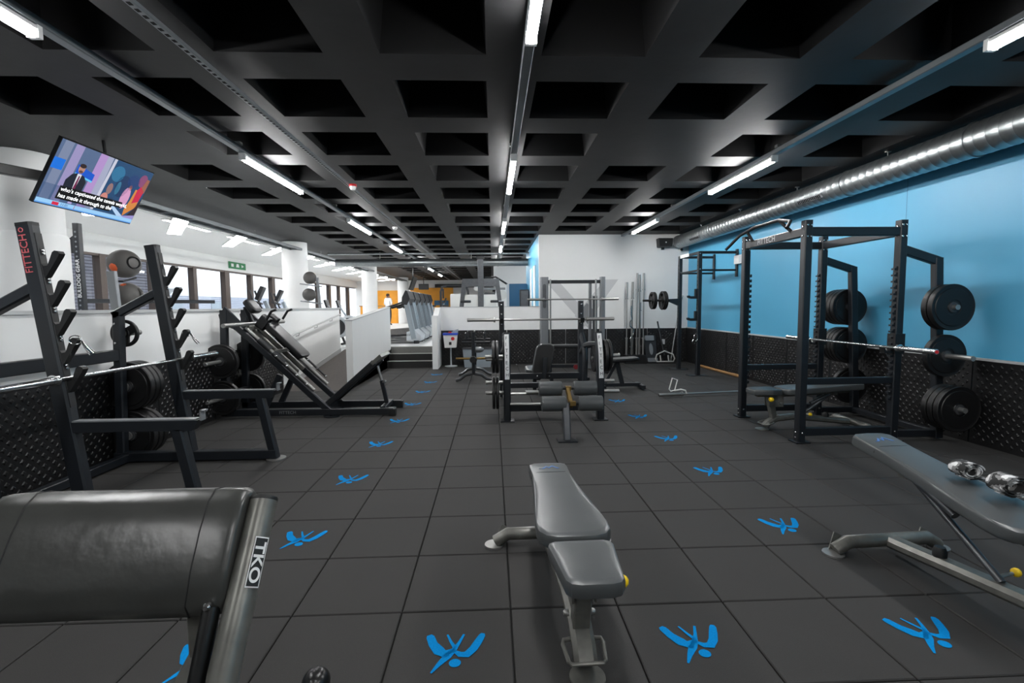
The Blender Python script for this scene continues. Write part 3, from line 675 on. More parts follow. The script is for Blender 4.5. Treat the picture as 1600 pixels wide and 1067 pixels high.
part('lettering', text('FITTECH', .085, (XA - .0315, 3.33, 2.075), (0, -1, 0), (0, 0, 1), .001, 1.05), 'white_print', pr, 'white brand lettering reading FITTECH')
part('pull_up_bar', B().tube([(2.80, 3.70, 2.06), (2.92, 3.60, 2.22), (2.94, 3.30, 2.27), (2.94, 2.85, 2.27), (2.92, 2.62, 2.22), (2.83, 2.53, 2.14)], .017, 12).tube([(2.98, 3.42, 2.13), (2.93, 3.45, 2.24)], .017, 10).tube([(3.0, 2.72, 2.13), (2.94, 2.85, 2.27)], .017, 10), 'hook_black', pr)
barbell((3.90, 1.98, .955), (3.90, 4.16, .955), 'chrome barbell with red end caps racked in the power rack', m='chrome')
G = 'bumper plates on the power rack storage posts'
for y, s, nm in ((YB_, -1, 'beside the red barbell cap'), (YA_, 1, 'toward the corner rig')):
    for z, k, w in ((1.35, 2 if s < 0 else 4, 'top peg'), (.87, 1 if s < 0 else 4, 'middle peg'), (.36, 3 if s < 0 else 1, 'bottom peg')):
        for i in range(k):
            y0 = (y - .045 - .066 * (i + 1)) if s < 0 else y + .045 + .062 * i
            plate((4.36 + (1.84 - z) * .055, y0, z), .225 if not (z == .87 and s < 0) else .21, .06, "%s bumper plate on the power rack's %s %s" % (ORD[i], w, nm), G)

# ================================================================== ADJUSTABLE BENCHES
def bench(label, loc, rz, tilt, slide=0.):
    t = thing('weight_bench', label, 'bench', (0, 0, 0), 'grey adjustable weight benches')
    # frame
    part('spine', B().path([(0, -.40, .03), (0, -.36, .075), (0, -.28, .12), (0, -.10, .14), (0, .2, .11), (0, .58, .07)], .092, .06, (1, 0, 0), .02), 'bench_frame', t)
    fp_ = part('front_foot', B().lathe((0, -.43, 0), (0, 0, 1), [(0, 0), (.068, 0), (.068, .008), (.0, .009)], 24), 'bench_frame', t)
    part('transport_handle', B().tube([(-.04, -.33, .085), (-.075, -.335, .085), (-.08, -.35, .08), (-.07, -.43, .065), (-.06, -.44, .063), (.06, -.44, .063), (.07, -.43, .065), (.08, -.35, .08), (.075, -.335, .085), (.04, -.33, .085)], .008, 8), 'bench_frame', t)
    rc = part('rear_crossbar', B().tube([(-.31, .60, .025), (-.24, .595, .07), (-.1, .585, .075), (.1, .585, .075), (.24, .595, .07), (.31, .60, .025)], .036, 14), 'bench_frame', t)
    for s in (-1, 1): part('foot_pad', B().lathe((s * .32, .60, 0), (0, 0, 1), [(0, 0), (.055, 0), (.055, .01), (0, .011)], 20), 'steel', rc); part('foot_wing', B().prism([(-.05, 0), (.05, 0), (.04, .07), (.0, .09)], (s * .27, .64, .01), (1, 0, 0), (0, .3, 1), .006), 'bench_frame', rc)
    part('seat_post', B().beam((0, -.30, .12), (0, -.36, .39), .07, .06, (0, 1, 0)), 'bench_frame', t)
    part('seat_bracket', B().box((-.045, -.3, .33), (.008, .16, .14)).box((.045, -.3, .33), (.008, .16, .14)).beam((0, -.5, .385), (0, -.2, .385), .06, .03), 'bench_frame', t)
    kn = part('adjust_pin', B().tube([(.04, -.38, .34), (.10, -.40, .35)], .008, 8), 'steel', t)
    part('pin_knob', B().ball((.13, -.41, .36), .026, 14, (1.2, 1, 1)), 'yellow', kn)
    part('bolt', bolts([(.045, -.28, .16), (.045, -.25, .3)], (1, 0, 0), .014, .02).join(bolts([(-.045, -.28, .16), (-.045, -.25, .3)], (-1, 0, 0), .014, .02)), 'steel', t)
    part('rubber_stop', B().lathe((0, .30, .13), (0, 0, 1), [(.03, 0), (.03, .03), (.022, .05), (0, .05)], 14), 'hook_black', t)
    # seat
    so = [(-.055, -.585), (.055, -.585), (.088, -.575), (.105, -.55), (.12, -.42), (.132, -.31), (.125, -.285), (.10, -.272), (0, -.27), (-.10, -.272), (-.125, -.285), (-.132, -.31), (-.12, -.42), (-.105, -.55), (-.088, -.575)]
    part('seat', cushion(so, (0, 0, .40), (1, 0, 0), (0, 1, 0), .062, .016), 'vinyl', t)
    # back pad, hinged behind the seat
    c, s_ = math.cos(tilt), math.sin(tilt); ay = Vector((0, c, s_)); o = Vector((0, -.25 + slide, .40)); nz = Vector((0, -s_, c))
    half = [(0, .0), (.08, .003), (.125, .02), (.152, .06), (.158, .12), (.150, .24), (.132, .42), (.116, .60), (.108, .74), (.112, .86), (.108, .90), (.08, .92), (0, .925)]
    po = [(x, y) for x, y in half] + [(-x, y) for x, y in reversed(half[1:-1])]
    bp = part('back_pad', cushion(po, o, (1, 0, 0), ay, .065, .017), 'vinyl', t)
    part('pad_seam', B().tube([o + ay * .745 + Vector((x, 0, 0)) + nz * zz for x, zz in ((-.1095, .03), (-.105, .058), (-.08, .0665), (0, .0675), (.08, .0665), (.105, .058), (.1095, .03))], .0016, 6), 'seam', bp)
    lo = o + ay * .80 + nz * .0678
    part('pad_emblem', B().prism([(-.06, 0), (-.045, 0), (-.015, .04), (.0, .02), (.02, .05), (.06, 0), (.045, 0), (.02, .034), (.0, .004), (-.015, .024), (-.03, .0)], lo, (1, 0, 0), ay, .0012), 'blue_print', bp)
    part('pad_rail', B().beam(o + ay * .03 - nz * .02, o + ay * .80 - nz * .02, .06, .035, nz), 'bench_frame', t)
    q = o + ay * .62 - nz * .03
    part('support_strut', B().tube([q, (0, .02, .16)], .017, 12).tube([q + Vector((0, 0, 0)), q + Vector((0, -.25, -.12))], .022, 12), 'frame_grey', t)
    part('strut_bracket', B().box(q + Vector((.0, 0, .005)), (.09, .05, .05)), 'bench_frame', t)
    kn2 = part('adjust_pin', B().tube([(.03, .05, .17), (.09, .05, .18)], .008, 8), 'steel', t); part('pin_knob', B().ball((.105, .05, .183), .02, 12), 'yellow', kn2)
    t.location = loc; t.rotation_euler = (0, 0, rz); return t
bench('grey adjustable bench laid flat in the middle of the open floor', (.262, .0, 0), math.radians(1.5), math.radians(0))
bench('grey adjustable bench with raised head carrying patterned wraps', (2.17, -.2, 0), math.radians(3), math.radians(11), .12)
bench('grey adjustable bench standing inside the power rack', (3.36, 3.03, 0), -PI / 2, math.radians(3))
wt = thing('wrist_wrap', 'rolled black and white patterned wrap lying on the bench pad', 'wrap', (2.27, .0, .53), 'patterned wraps on the bench')
def wrap(t, c, r):
    sp_ = []
    for i in range(40):
        a = i * .4; rr = r * (1 - i / 70); sp_.append((c[0] + rr * math.cos(a) * 1.15, rr * math.sin(a) * .8))
    b = B(); cx, cy, cz = c
    R = []
    for px_, pz_ in sp_: R.append([(px_, cy - .04, cz + pz_), (px_, cy + .04, cz + pz_)])
    vs = [p for r_ in R for p in r_]; b.add(vs, [(2 * i, 2 * i + 1, 2 * i + 3, 2 * i + 2) for i in range(len(R) - 1)])
    me = b.mesh('band', origin(t)); me.materials.append(MAT['cloth_camo']); o = bpy.data.objects.new('band', me); COL.objects.link(o); o.parent = t
    md = o.modifiers.new('thick', 'SOLIDIFY'); md.thickness = .004
    part('strap_end', B().box((cx + r * .6, cy, cz - r * .75), (r * 1.8, .075, .005)), 'cloth_camo', t)
wrap(wt, (2.19, .03, .60), .05)
wt2 = thing('wrist_wrap', 'larger rolled patterned wrap at the seat end of the bench', 'wrap', (2.24, -.2, .5), 'patterned wraps on the bench')
wrap(wt2, (2.22, -.13, .585), .06)

# ================================================================== PREACHER CURL BENCH (foreground)
pc = thing('preacher_curl_bench', 'worn dark grey preacher curl pad on a steel frame', 'bench', (-1.0, -.95, 0))
PX = -1.03
# pad: thick slab, face sloping down toward the camera side, rounded top roll
prof = [(-.965, .655), (-1.0, .665), (-1.012, .70), (-.985, .77), (-.94, .85), (-.90, .905), (-.865, .925), (-.825, .915), (-.80, .885), (-.805, .85), (-.84, .78), (-.885, .70), (-.92, .66)]
def pad_ring(x, k):
    cy, cz = -.905, .79; return [(x, cy + (y - cy) * k, cz + (z - cz) * k) for y, z in prof]
xs_ = [(-1.345, .80), (-1.343, .90), (-1.335, .96), (-1.315, .992), (-1.28, 1.0), (-1.15, 1.005), (-1.03, .995), (-.90, 1.005), (-.76, 1.0), (-.735, .99), (-.722, .96), (-.716, .90), (-.714, .80)]
pd = part('arm_pad', B().rings([pad_ring(x, k) for x, k in xs_]), 'vinyl_dark', pc, smooth=60)
for x in (-.80, -1.25): part('pad_seam', B().tube([(x, -.905 + (y + .905) * 1.006, .79 + (z - .79) * 1.006) for y, z in prof], .0018, 6, closed=True), 'seam', pd)
for x, s in ((-.685, 1), (-1.375, -1)):
    po_ = part('side_post', B().tube([(x, -.85, .885), (x, -1.07, .575), (x, -1.15, .40), (x, -1.17, .03)], .034, 20), 'bench_frame', pc)
    part('post_cap', B().lathe((x, -.848, .888), (0, .58, .815), [(.034, -.004), (.035, 0), (.033, .006), (0, .008)], 20), 'hook_black', po_)
    if s > 0:
        ax = Vector((0, -.58, -.815)); n = Vector((.5, -.706, .50)).normalized()
        side = Vector((1, 0, 0)); nrm = Vector((.80, -.49, .35)).normalized(); ay = nrm.cross(ax).normalized()
        o = Vector((x, -.905, .808)) + nrm * .0345
        part('badge', B().prism([(0, -.017), (.115, -.017), (.115, .017), (0, .017)], o, ax, ay, .0015), 'white_print', po_)
        part('badge_face', B().prism([(.003, -.015), (.112, -.015), (.112, .015), (.003, .015)], o + nrm * .0012, ax, ay, .0012), 'black_print', po_)
        part('lettering', text('TKO', .036, o + nrm * .0028 + ax * .012 - ay * .0125, ax, ay, .0008, 1.25, .0008), 'white_print', po_, 'white TKO lettering on a black badge')
    part('pad_bracket', B().beam((x - s * .02, -.90, .80), (x - s * .09, -.89, .79), .05, .04), 'bench_frame', pc)
lv = part('bar_catch', B().tube([(-.745, -1.0, .69), (-.745, -1.10, .50), (-.745, -1.15, .34)], .02, 16), 'gloss_black', pc)
part('bolt', bolts([(-.745, -1.015, .70)], (0, -1, .2), .01, .012), 'bolt', lv)
part('centre_upright', B().beam((-.83, -.90, .68), (-.83, -.90, .50), .05, .06, (0, 1, 0)).beam((-.83, -.88, .51), (-.87, -1.2, .30), .05, .06), 'bench_frame', pc)
part('lower_beam', B().beam((-1.375, -1.16, .30), (-.685, -1.16, .30), .05, .06), 'bench_frame', pc)
part('base_rail', B().beam((-.70, -1.17, .05), (-.72, -.50, .05), .06, .06), 'bench_frame', pc); part('base_rail', B().beam((-1.36, -1.17, .05), (-1.36, -.8, .05), .06, .06), 'bench_frame', pc); part('base_crossbar', B().beam((-1.375, -1.17, .05), (-.685, -1.17, .05), .06, .06), 'bench_frame', pc)
for x, y in ((-.72, -.46), (-1.36, -.76)): part('rubber_foot', B().ball((x, y, .05), .05, 16), 'gloss_black', pc)
# ================================================================== OLYMPIC DECLINE STATION (centre)
ds = thing('decline_press_station', 'black decline press station with four grey foam rollers', 'gym machine', (.68, 3.9, 0))
for x, s in ((.10, -1), (1.24, 1)):
    fpst = part('front_post', B().path([(x, 3.63, .012), (x, 3.63, .50), (x, 3.66, .80), (x, 3.76, 1.06)], .085, .11, (1, 0, 0), .015), 'powder', ds)
    part('foot_plate', B().box((x, 3.63, .006), (.17, .15, .012)), 'powder', fpst)
    sh = part('name_plate', B().path([(x, 3.568, .52), (x, 3.57, .60), (x, 3.60, .82), (x, 3.70, 1.055)], .055, .006, (1, 0, 0), .001), 'white_print', fpst, 'silver strip with letters running down it')
    for i, ch in enumerate('FITTECH'):
        z = 1.0 - i * .072; y = 3.566 + (.033 * (z - .60) / .22 if z > .6 else 0) + (max(0, z - .82) * .28) - .006
        part('letter', text(ch, .06, (x - .018, y - .002, z - .01), (1, 0, 0), (0, .25, 1), .001, .9), 'black_print', sh)
    ru = part('rear_upright', B().beam((x + .03 * s, 5.1, .02), (x + .03 * s, 5.1, 1.47), .075, .09, (0, 1, 0), .01), 'powder', ds)
    part('bolt', bolts([(x + .03 * s, 5.054, z) for z in (1.42, 1.28, 1.13)], (0, -1, 0), .012), 'bolt', ru)
    part('bar_cradle', B().prism([(0, 0), (-.10, .0), (-.12, .07), (-.10, .07), (-.085, .03), (0, .03)], (x + .03 * s - .03, 5.055, 1.145), (0, 1, 0), (0, 0, 1), .06), 'hook_black', ru)
    part('top_cap', B().box((x + .03 * s, 5.1, 1.475), (.078, .094, .012)), 'light_plastic', ru)
    part('side_rail', B().beam((x, 3.63, .16), (x, 5.1, .16), .07, .09), 'powder', ds)
    part('upper_side_rail', B().path([(x, 3.72, .93), (x, 4.3, .88), (x, 4.7, .82), (x + .03 * s, 5.08, .70)], .05, .06, (1, 0, 0), .01), 'powder', ds)
    part('side_shroud', B().path([(x, 4.62, .20), (x, 4.60, .60), (x, 4.66, .82), (x, 4.86, .96)], .06, .12, (1, 0, 0), .02), 'powder', ds)
    for z, y in ((.78, 3.72), (.68, 4.35), (.42, 3.98), (.33, 3.74)): part('plate_peg', B().lathe((x + s * .04, y, z), (s, 0, 0), [(0, 0), (.024, 0), (.024, .22), (.018, .225), (0, .225)], 16), 'steel', ds)
part('rear_crossbeam', B().beam((.10, 5.05, .34), (1.24, 5.05, .34), .06, .09), 'powder', ds)
part('bolt', bolts([(.60, 5.018, .34), (.78, 5.018, .34)], (0, -1, 0)), 'bolt', ds)
part('front_crossbeam', B().beam((.10, 3.66, .16), (1.24, 3.66, .16), .06, .09), 'powder', ds)
part('middle_crossbeam', B().beam((.10, 4.1, .36), (.66, 4.1, .36), .05, .07), 'powder', ds)
part('step_rod', B().tube([(.12, 3.75, .31), (.62, 3.75, .31)], .016, 10), 'steel', ds)
part('step_plate', B().box((.47, 3.75, .335), (.27, .16, .012)), 'bench_frame', ds)
part('lower_rod', B().tube([(.12, 3.60, .215), (.62, 3.4, .25)], .016, 10), 'steel', ds)
cp_ = part('roller_post', B().path([(.69, 2.72, .01), (.69, 2.78, .26), (.69, 2.84, .36)], .075, .085, (1, 0, 0), .012), 'frame_grey', ds)
part('foot_plate', B().box((.69, 2.72, .006), (.20, .14, .012)), 'powder', cp_)
part('roller_arm', B().beam((.76, 2.88, .34), (.76, 3.16, .47), .04, .07, (0, 0, 1)).beam((.70, 3.1, .36), (.70, 3.66, .2), .06, .06), 'tarnish', cp_)
for y, z, xa in ((2.85, .365, .0), (3.15, .475, 0)):
    part('roller_axle', B().tube([(.43, y, z), (1.10, y, z)], .015, 10), 'powder', ds)
    for x in (.575, .965): part('foam_roller', B().lathe((x - .135, y, z), (1, 0, 0), [(0, 0), (.072, 0), (.079, .006), (.08, .02), (.08, .235), (.079, .249), (.072, .255), (0, .27)], 28), 'vinyl', ds)
    part('axle_clamp', B().beam((.74, y, z), (.80, y, z), .06, .05), 'tarnish', ds)
# seat on its rear crossbeam
part('seat_post', B().beam((.70, 5.02, .30), (.72, 5.03, .62), .06, .08, (0, 1, 0)), 'powder', ds)
part('back_rest', cushion(round_rect(.28, .50, .09), (.70, 5.13, .58), (-1, 0, 0), (.20, .05, 1), .08, .022), 'vinyl', ds)
part('back_shell', B().prism(round_rect(.25, .46, .08), (.70, 5.13, .58), (1, 0, 0), (.20, .05, 1), .02), 'hook_black', ds)
part('seat', cushion(round_rect(.28, .36, .07), (.58, 5.38, .36), (1, 0, 0), (0, 1, .08), .07, .02), 'vinyl', ds)
part('seat_support', B().beam((.62, 5.05, .30), (.60, 5.5, .33), .06, .05).beam((.60, 5.5, .33), (.60, 5.5, .0), .06, .06, (0, 1, 0)), 'powder', ds)
barbell((-.44, 5.02, 1.195), (1.76, 5.02, 1.195), 'steel barbell racked across the decline press station', m='steel')
G = 'plates on the decline press station'
for x0, sgn, nm in ((-.0, -1, 'beside the handle rack'), (1.29, 1, 'beside the utility bench')):
    n_ = (2, 2, 2) if sgn < 0 else (2, 0, 0)
    for (z, y), k, r in zip(((.78, 3.72), (.33, 3.74)), (n_[0], n_[2]), (.20, .2)):
        for i in range(k):
            xx = x0 - .045 * (i + 1) + .01 if sgn < 0 else x0 + .045 * i
            grip_plate((xx, y if z > .5 else 3.74, z), r, .038, '%s grip plate on the decline station %s peg %s' % (('inner', 'outer')[i], 'upper' if z > .5 else 'lower', nm), G, 'x')
plate((1.30, 4.35, .68), .19, .04, 'black plate on the inner side peg of the decline station', G, 'x')

# ================================================================== SMITH MACHINE
sm = thing('smith_machine', 'tall grey smith machine frame before the white wall', 'gym machine', (1.65, 8.0, 0))
for x, w in ((1.03, .17), (2.27, .10)):
    part('column', B().beam((x, 8.0, .02), (x, 8.0, 2.0), w, .14, (0, 1, 0), .02), 'silver', sm)
    part('base_foot', B().beam((x, 7.5, .05), (x, 8.7, .05), .09, .08), 'powder', sm)
    part('guide_rod', B().tube([(x + (.12 if x < 1.5 else -.16), 7.9, .1), (x + (.12 if x < 1.5 else -.16), 7.9, 1.95)], .018, 10), 'steel', sm)
part('recess', B().prism(round_rect(.07, .5, .03), (1.03, 7.929, 1.6), (1, 0, 0), (0, 0, 1), .003), 'frame_grey', sm)
part('rear_column', B().beam((2.06, 8.25, .02), (2.06, 8.25, 1.94), .06, .08, (0, 1, 0)), 'silver', sm)
part('top_beam', B().beam((1.0, 8.0, 1.90), (2.3, 8.0, 1.90), .07, .07), 'powder', sm)
part('counterweight', B().box((2.14, 8.12, .9), (.09, .05, 1.4)), 'frame_grey', sm)
barbell((.66, 7.86, 1.53), (2.58, 7.86, 1.53), 'steel bar on the tall grey smith machine', m='steel')
# ---- flat bench under the smith machine and adjustable bench beside it
fb_ = thing('flat_bench', 'dark padded flat bench with red leg behind the decline station', 'bench', (1.45, 6.9, 0))
part('pad', cushion(round_rect(.9, .27, .05), (1.35, 6.9, .60), (1, 0, 0), (0, 1, 0), .06, .02), 'vinyl_black', fb_)
for x in (1.02, 1.7): part('leg', B().beam((x, 6.9, .6), (x, 6.9, .05), .06, .06, (0, 1, 0)), 'powder', fb_); part('foot', B().beam((x, 6.65, .03), (x, 7.15, .03), .06, .05), 'powder', fb_)
part('wheel', B().lathe((1.5, 6.8, .24), (0, 1, 0), [(0, 0), (.045, 0), (.045, .05), (0, .05)], 20), 'dark_red', fb_)
part('spine', B().beam((1.02, 6.9, .25), (1.7, 6.9, .25), .06, .06), 'powder', fb_)
ab = thing('utility_bench', 'dark utility bench with low frame beside the decline station', 'bench', (2.1, 5.9, 0))
part('pad', cushion(round_rect(.62, .27, .06), (2.05, 5.75, .46), (1, 0, .06), (0, 1, 0), .06, .02), 'vinyl_black', ab)
part('post', B().beam((2.1, 5.75, .05), (2.0, 5.75, .46), .07, .07, (1, 0, 0)), 'powder', ab)
part('spine', B().beam((1.7, 5.75, .07), (2.4, 5.75, .07), .06, .06), 'powder', ab)
part('foot', B().beam((2.4, 5.55, .05), (2.4, 5.95, .05), .06, .06), 'powder', ab); part('foot', B().beam((1.75, 5.55, .05), (1.75, 5.95, .05), .06, .06), 'powder', ab)
part('brace', B().beam((1.8, 5.75, .09), (1.98, 5.75, .42), .05, .05, (1, 0, 0)), 'powder', ab)

# ================================================================== HANDLE RACK, BUCKET
hrk = thing('handle_rack', 'black cable handle rack on curved feet before the half wall', 'rack', (-.43, 7.1, 0))
for y in (6.73, 7.5):
    part('curved_foot', B().path([(-.76, y, .03), (-.68, y, .05), (-.58, y, .13), (-.43, y, .16), (-.28, y, .13), (-.18, y, .05), (-.10, y, .03)], .06, .055, (0, 1, 0), .02), 'frame_grey', hrk)
    part('post', B().beam((-.43, y, .15), (-.43, y, .93 if y < 7 else .8), .06, .06, (0, 1, 0)), 'powder', hrk)
    part('cross_arm', B().tube([(-.64, y, .74), (-.12, y, .74)], .02, 10), 'powder', hrk)
    for x in (-.56, -.43, -.22): part('peg', B().tube([(x, y, .74), (x, y, .90)], .012, 8), 'powder', hrk); part('peg_cap', B().ball((x, y, .905), .018, 10), 'bolt', hrk)
part('spine', B().beam((-.43, 6.73, .2), (-.43, 7.5, .2), .06, .06).beam((-.43, 6.73, .62), (-.43, 7.5, .62), .06, .10), 'powder', hrk)
part('brass_bar', B().tube([(-.75, 6.69, .44), (-.08, 6.69, .44)], .02, 12), 'tarnish', hrk)
part('bar_clamp', B().lathe((-.43, 6.62, .42), (0, 1, 0), [(0, 0), (.06, 0), (.07, .06), (.05, .10), (0, .10)], 18), 'hook_black', hrk)
part('hand_grip', B().ball((-.36, 7.15, .56), .085, 14, (1.5, 1, .7)), 'silver', hrk)
sbx = thing('storage_box', 'grey plastic storage box on the floor behind the handle rack', 'box', (-.5, 8.9, 0))
part('tub', B().prism([(-.30, 0), (.30, 0), (.34, .42), (-.34, .42)], (-.42, 9.2, .0), (1, 0, 0), (0, 0, 1), .36), 'silver_paint', sbx); part('lid', B().box((-.42, 9.02, .43), (.7, .38, .025)), 'frame_grey', sbx)
bk = thing('wipe_bucket', 'white wipes bucket with blue lid on a thin stand', 'dispenser', (-1.05, 9.1, 0))
part('stand', B().tube([(-1.05, 9.1, .01), (-1.05, 9.1, .46)], .018, 12), 'light_plastic', bk)
part('foot', B().lathe((-1.05, 9.1, 0), (0, 0, 1), [(0, 0), (.15, 0), (.15, .012), (.02, .03), (0, .03)], 24), 'light_plastic', bk)
bo = part('tub', B().prism([(-.13, 0), (.13, 0), (.16, .30), (-.16, .30)], (-1.05, 9.2, .45), (1, 0, 0), (0, 0, 1), .24), 'bucket_white', bk)
part('label_patch', B().prism(round_rect(.08, .08, .035), (-.99, 8.958, .66), (1, 0, 0), (0, 0, 1), .002), 'red', bo); part('label_mark', B().prism(round_rect(.06, .07, .01), (-1.05, 8.958, .55), (1, 0, 0), (0, 0, 1), .002), 'black_print', bo)
li = part('lid', B().box((-1.05, 9.08, .765), (.34, .27, .04)), 'bucket_blue', bk)
part('wipe', B().prism([(-.06, 0), (.12, 0), (.14, .10), (.02, .06)], (-1.0, 9.08, .78), (1, 0, 0), (0, 0, 1), .01), 'silver_paint', li); part('nozzle', B().box((-1.06, 9.08, .80), (.07, .06, .03)), 'red', li)

# ================================================================== WALL RIG
rg = thing('pull_up_rig', 'black wall mounted pull up rig in the corner by the blue wall', 'rig', (3.95, 7.5, 0))
for y in (7.06, 8.02):
    p = part('post', B().beam((3.95, y, .01), (3.95, y, 2.42), .075, .075, (0, 1, 0), .008), 'powder', rg)
    part('foot_plate', B().box((3.95, y, .007), (.36, .2, .014)), 'frame_grey', p)
    hb = B()
    for k in range(24): hb.lathe((3.9122, y, .5 + k * .075), (-1, 0, 0), [(0, 0), (.012, 0), (.012, .001), (0, .001)], 8)
    part('holes', hb, 'coffer_black', p, kind='stuff')
    part('top_arm', B().beam((3.95, y, 2.40), (XR - .02, y, 2.40), .05, .05), 'powder', rg)
    part('lower_arm', B().tube([(3.95, y, 2.06), (XR - .02, y, 2.06)], .02, 10), 'powder', rg)
    part('wall_plate', B().beam((XR - .02, y, 1.93), (XR - .02, y, 2.46), .07, .03, (1, 0, 0)), 'powder', rg)
    part('bolt', bolts([(3.94, y - .038, 2.38), (3.94, y - .038, 2.08)], (0, -1, 0), .016), 'bolt', p)
part('front_top_beam', B().beam((3.95, 7.06, 2.40), (3.95, 8.02, 2.40), .05, .05), 'powder', rg)
part('pull_up_bar', B().tube([(3.95, 7.06, 2.06), (3.95, 8.02, 2.06)], .02, 10), 'powder', rg)
part('name_plate', B().box((3.92, 7.72, 2.40), (.012, .42, .06)), 'bucket_white', rg)
for z in (1.55, 1.12):
    part('j_hook', B().prism([(0, -.02), (-.13, -.02), (-.19, .0), (-.20, .04), (-.17, .045), (-.14, .03), (-.05, .03), (-.05, .17), (0, .17)], (3.915, 7.09, z - .02), (1, 0, 0), (0, 0, 1), .06), 'hook_black', rg)
part('storage_bracket', B().prism([(0, -.12), (0, .04), (-.2, .03), (-.2, -.03)], (3.92, 8.05, 1.49), (1, 0, 0), (0, 0, 1), .06), 'powder', rg)
part('storage_peg', B().tube([(3.75, 8.02, 1.49), (3.15, 8.02, 1.49)], .024, 12), 'hook_black', rg)
part('carabiner', B().tube([(3.88 + .035 * math.cos(a * PI / 8), 7.0, .76 + .075 * math.sin(a * PI / 8)) for a in range(16)], .008, 6, closed=True).tube([(3.84 + .03 * math.cos(a * PI / 8), 7.0, .68 + .04 * math.sin(a * PI / 8)) for a in range(16)], .008, 6, closed=True), 'chrome', rg)
G = 'grip plates hung on the pull up rig'
for x in (3.55, 3.60): grip_plate((x, 8.02, 1.49), .20, .04, 'grip plate on the rig peg, %s of the pair by the post' % ('outer' if x < 3.58 else 'inner'), G, 'x')
for x in (3.33, 3.375): grip_plate((x, 8.02, 1.49), .185, .036, 'grip plate on the rig peg, %s of the pair near the free end' % ('outer' if x < 3.35 else 'inner'), G, 'x')

# ================================================================== CORNER: UPRIGHT BARS AND SMALL KIT
bh = thing('barbell_holder', 'black floor block holding the upright barbells', 'holder', (3.33, 9.2, 0))
part('block', B().prism([(-.24, 0), (.27, 0), (.25, .20), (-.22, .20)], (3.33, 9.33, 0), (1, 0, 0), (0, 0, 1), .26), 'hook_black', bh); part('top_plate', B().box((3.345, 9.2, .205), (.47, .25, .012)), 'dark_plastic', bh)
G = 'bars standing upright in the floor holder'
for x, y, z, kind in ((3.14, 9.2, 1.94, 0), (3.29, 9.24, 1.95, 0), (3.37, 9.15, 2.15, 0), (3.45, 9.22, 2.12, 0), (3.53, 9.16, 2.15, 0), (3.24, 9.14, 1.51, 1), (3.49, 9.29, 1.46, 1)):
    t = thing('barbell', '%s %s bar from the smith machine standing in the floor holder' % (ORD[{3.14: 0, 3.29: 1, 3.37: 2, 3.45: 3, 3.53: 4, 3.24: 0, 3.49: 1}[x]], 'short' if kind else 'long'), 'barbell', (x, y, .2), G)
    s_ = .40 if not kind else .2
    part('shaft', B().tube([(x, y, .2 + s_), (x, y, z - s_)], .0145, 10), 'steel', t)
    for a, d in (((x, y, .212), 1), ((x, y, z), -1)):
        part('sleeve', B().lathe(a, (0, 0, d), [(0, 0), (.025, 0), (.025, s_ - .02)], 16), 'steel', t); part('collar', B().lathe((a[0], a[1], a[2] + d * (s_ - .02)), (0, 0, d), [(.025, 0), (.035, 0), (.035, .025), (.0145, .025)], 16), 'steel', t)
ez = single('curl_bar', B().tube([(3.20, 9.05, .21), (3.20, 9.05, .5), (3.19, 9.05, .62), (3.26, 9.05, .70), (3.27, 9.05, .83), (3.18, 9.05, .90), (3.18, 9.05, 1.0), (3.22, 9.05, 1.08), (3.2, 9.05, 1.16), (3.2, 9.05, 1.38)], .014, 10), 'chrome', 'bent chrome curl bar stood among the upright bars', 'barbell', None, (3.2, 9.05, .21))
bd = thing('wobble_board', 'grey padded board leaning on the black wall panels', 'board', (3.72, 9.25, 0))
part('board_plate', B().prism(round_rect(.28, .68, .02), (3.73, 9.22, .335), (1, 0, 0), (-.06, .16, 1), .03), 'dark_plastic', bd)
part('end_pad', B().prism(round_rect(.22, .12, .02), (3.69, 9.235, .60), (1, 0, 0), (-.06, .16, 1), .05), 'silver', bd); part('end_pad', B().prism(round_rect(.24, .10, .02), (3.75, 9.145, .08), (1, 0, 0), (-.06, .16, 1), .05), 'silver', bd); part('centre_mark', B().prism([(.045 * math.cos(a * PI / 8), .14 * math.sin(a * PI / 8)) for a in range(16)], (3.73, 9.18, .34), (1, 0, 0), (-.06, .16, 1), .012), 'silver', bd)
tb = thing('row_handle', 'pale tubular row handle on a dark shaft against the panels', 'handle', (4.03, 9.1, 0))
part('loop', B().tube([(3.83, 9.05, .22), (3.80, 9.05, .12), (3.83, 9.05, .05), (4.23, 9.05, .05), (4.26, 9.05, .12), (4.22, 9.05, .22), (4.03, 9.1, .30)], .016, 10, closed=True), 'nosing', tb)
for x in (3.93, 4.12): part('grip', B().tube([(x, 9.05, .05), (x - .02, 9.05, .2)], .016, 8), 'nosing', tb)
part('shaft', B().tube([(4.03, 9.1, .2), (3.92, 9.3, 1.0)], .018, 8), 'dark_plastic', tb)
lb = single('barbell', B().tube([(4.22, 9.2, .02), (4.38, 9.25, 1.0), (4.48, 9.28, 1.5), (4.52, 9.29, 1.62)], [.014, .014, .024, .024], 12), 'steel', 'steel bar leaning into the corner behind the rig post', 'barbell', None, (4.22, 9.2, .02))
vp = single('socket_plate', B().box((4.10, 9.38, .50), (.07, .02, .12)), 'wall_grey', 'small white socket plate low on the black back panels', 'socket', None, (4.1, 9.38, .5))
barbell((2.42, 4.90, .045), (4.45, 5.18, .045), 'steel barbell lying on the rubber floor near the power rack', m='steel')
ld = thing('bar_grip', 'white metal bar grip standing on the barbell on the floor', 'handle', (2.66, 4.93, .07))
part('frame', B().tube([(2.60, 4.9, .10), (2.66, 4.9, .115), (2.70, 4.9, .27), (2.62, 4.9, .30), (2.575, 4.9, .13)], .009, 8, closed=True), 'bucket_white', ld)
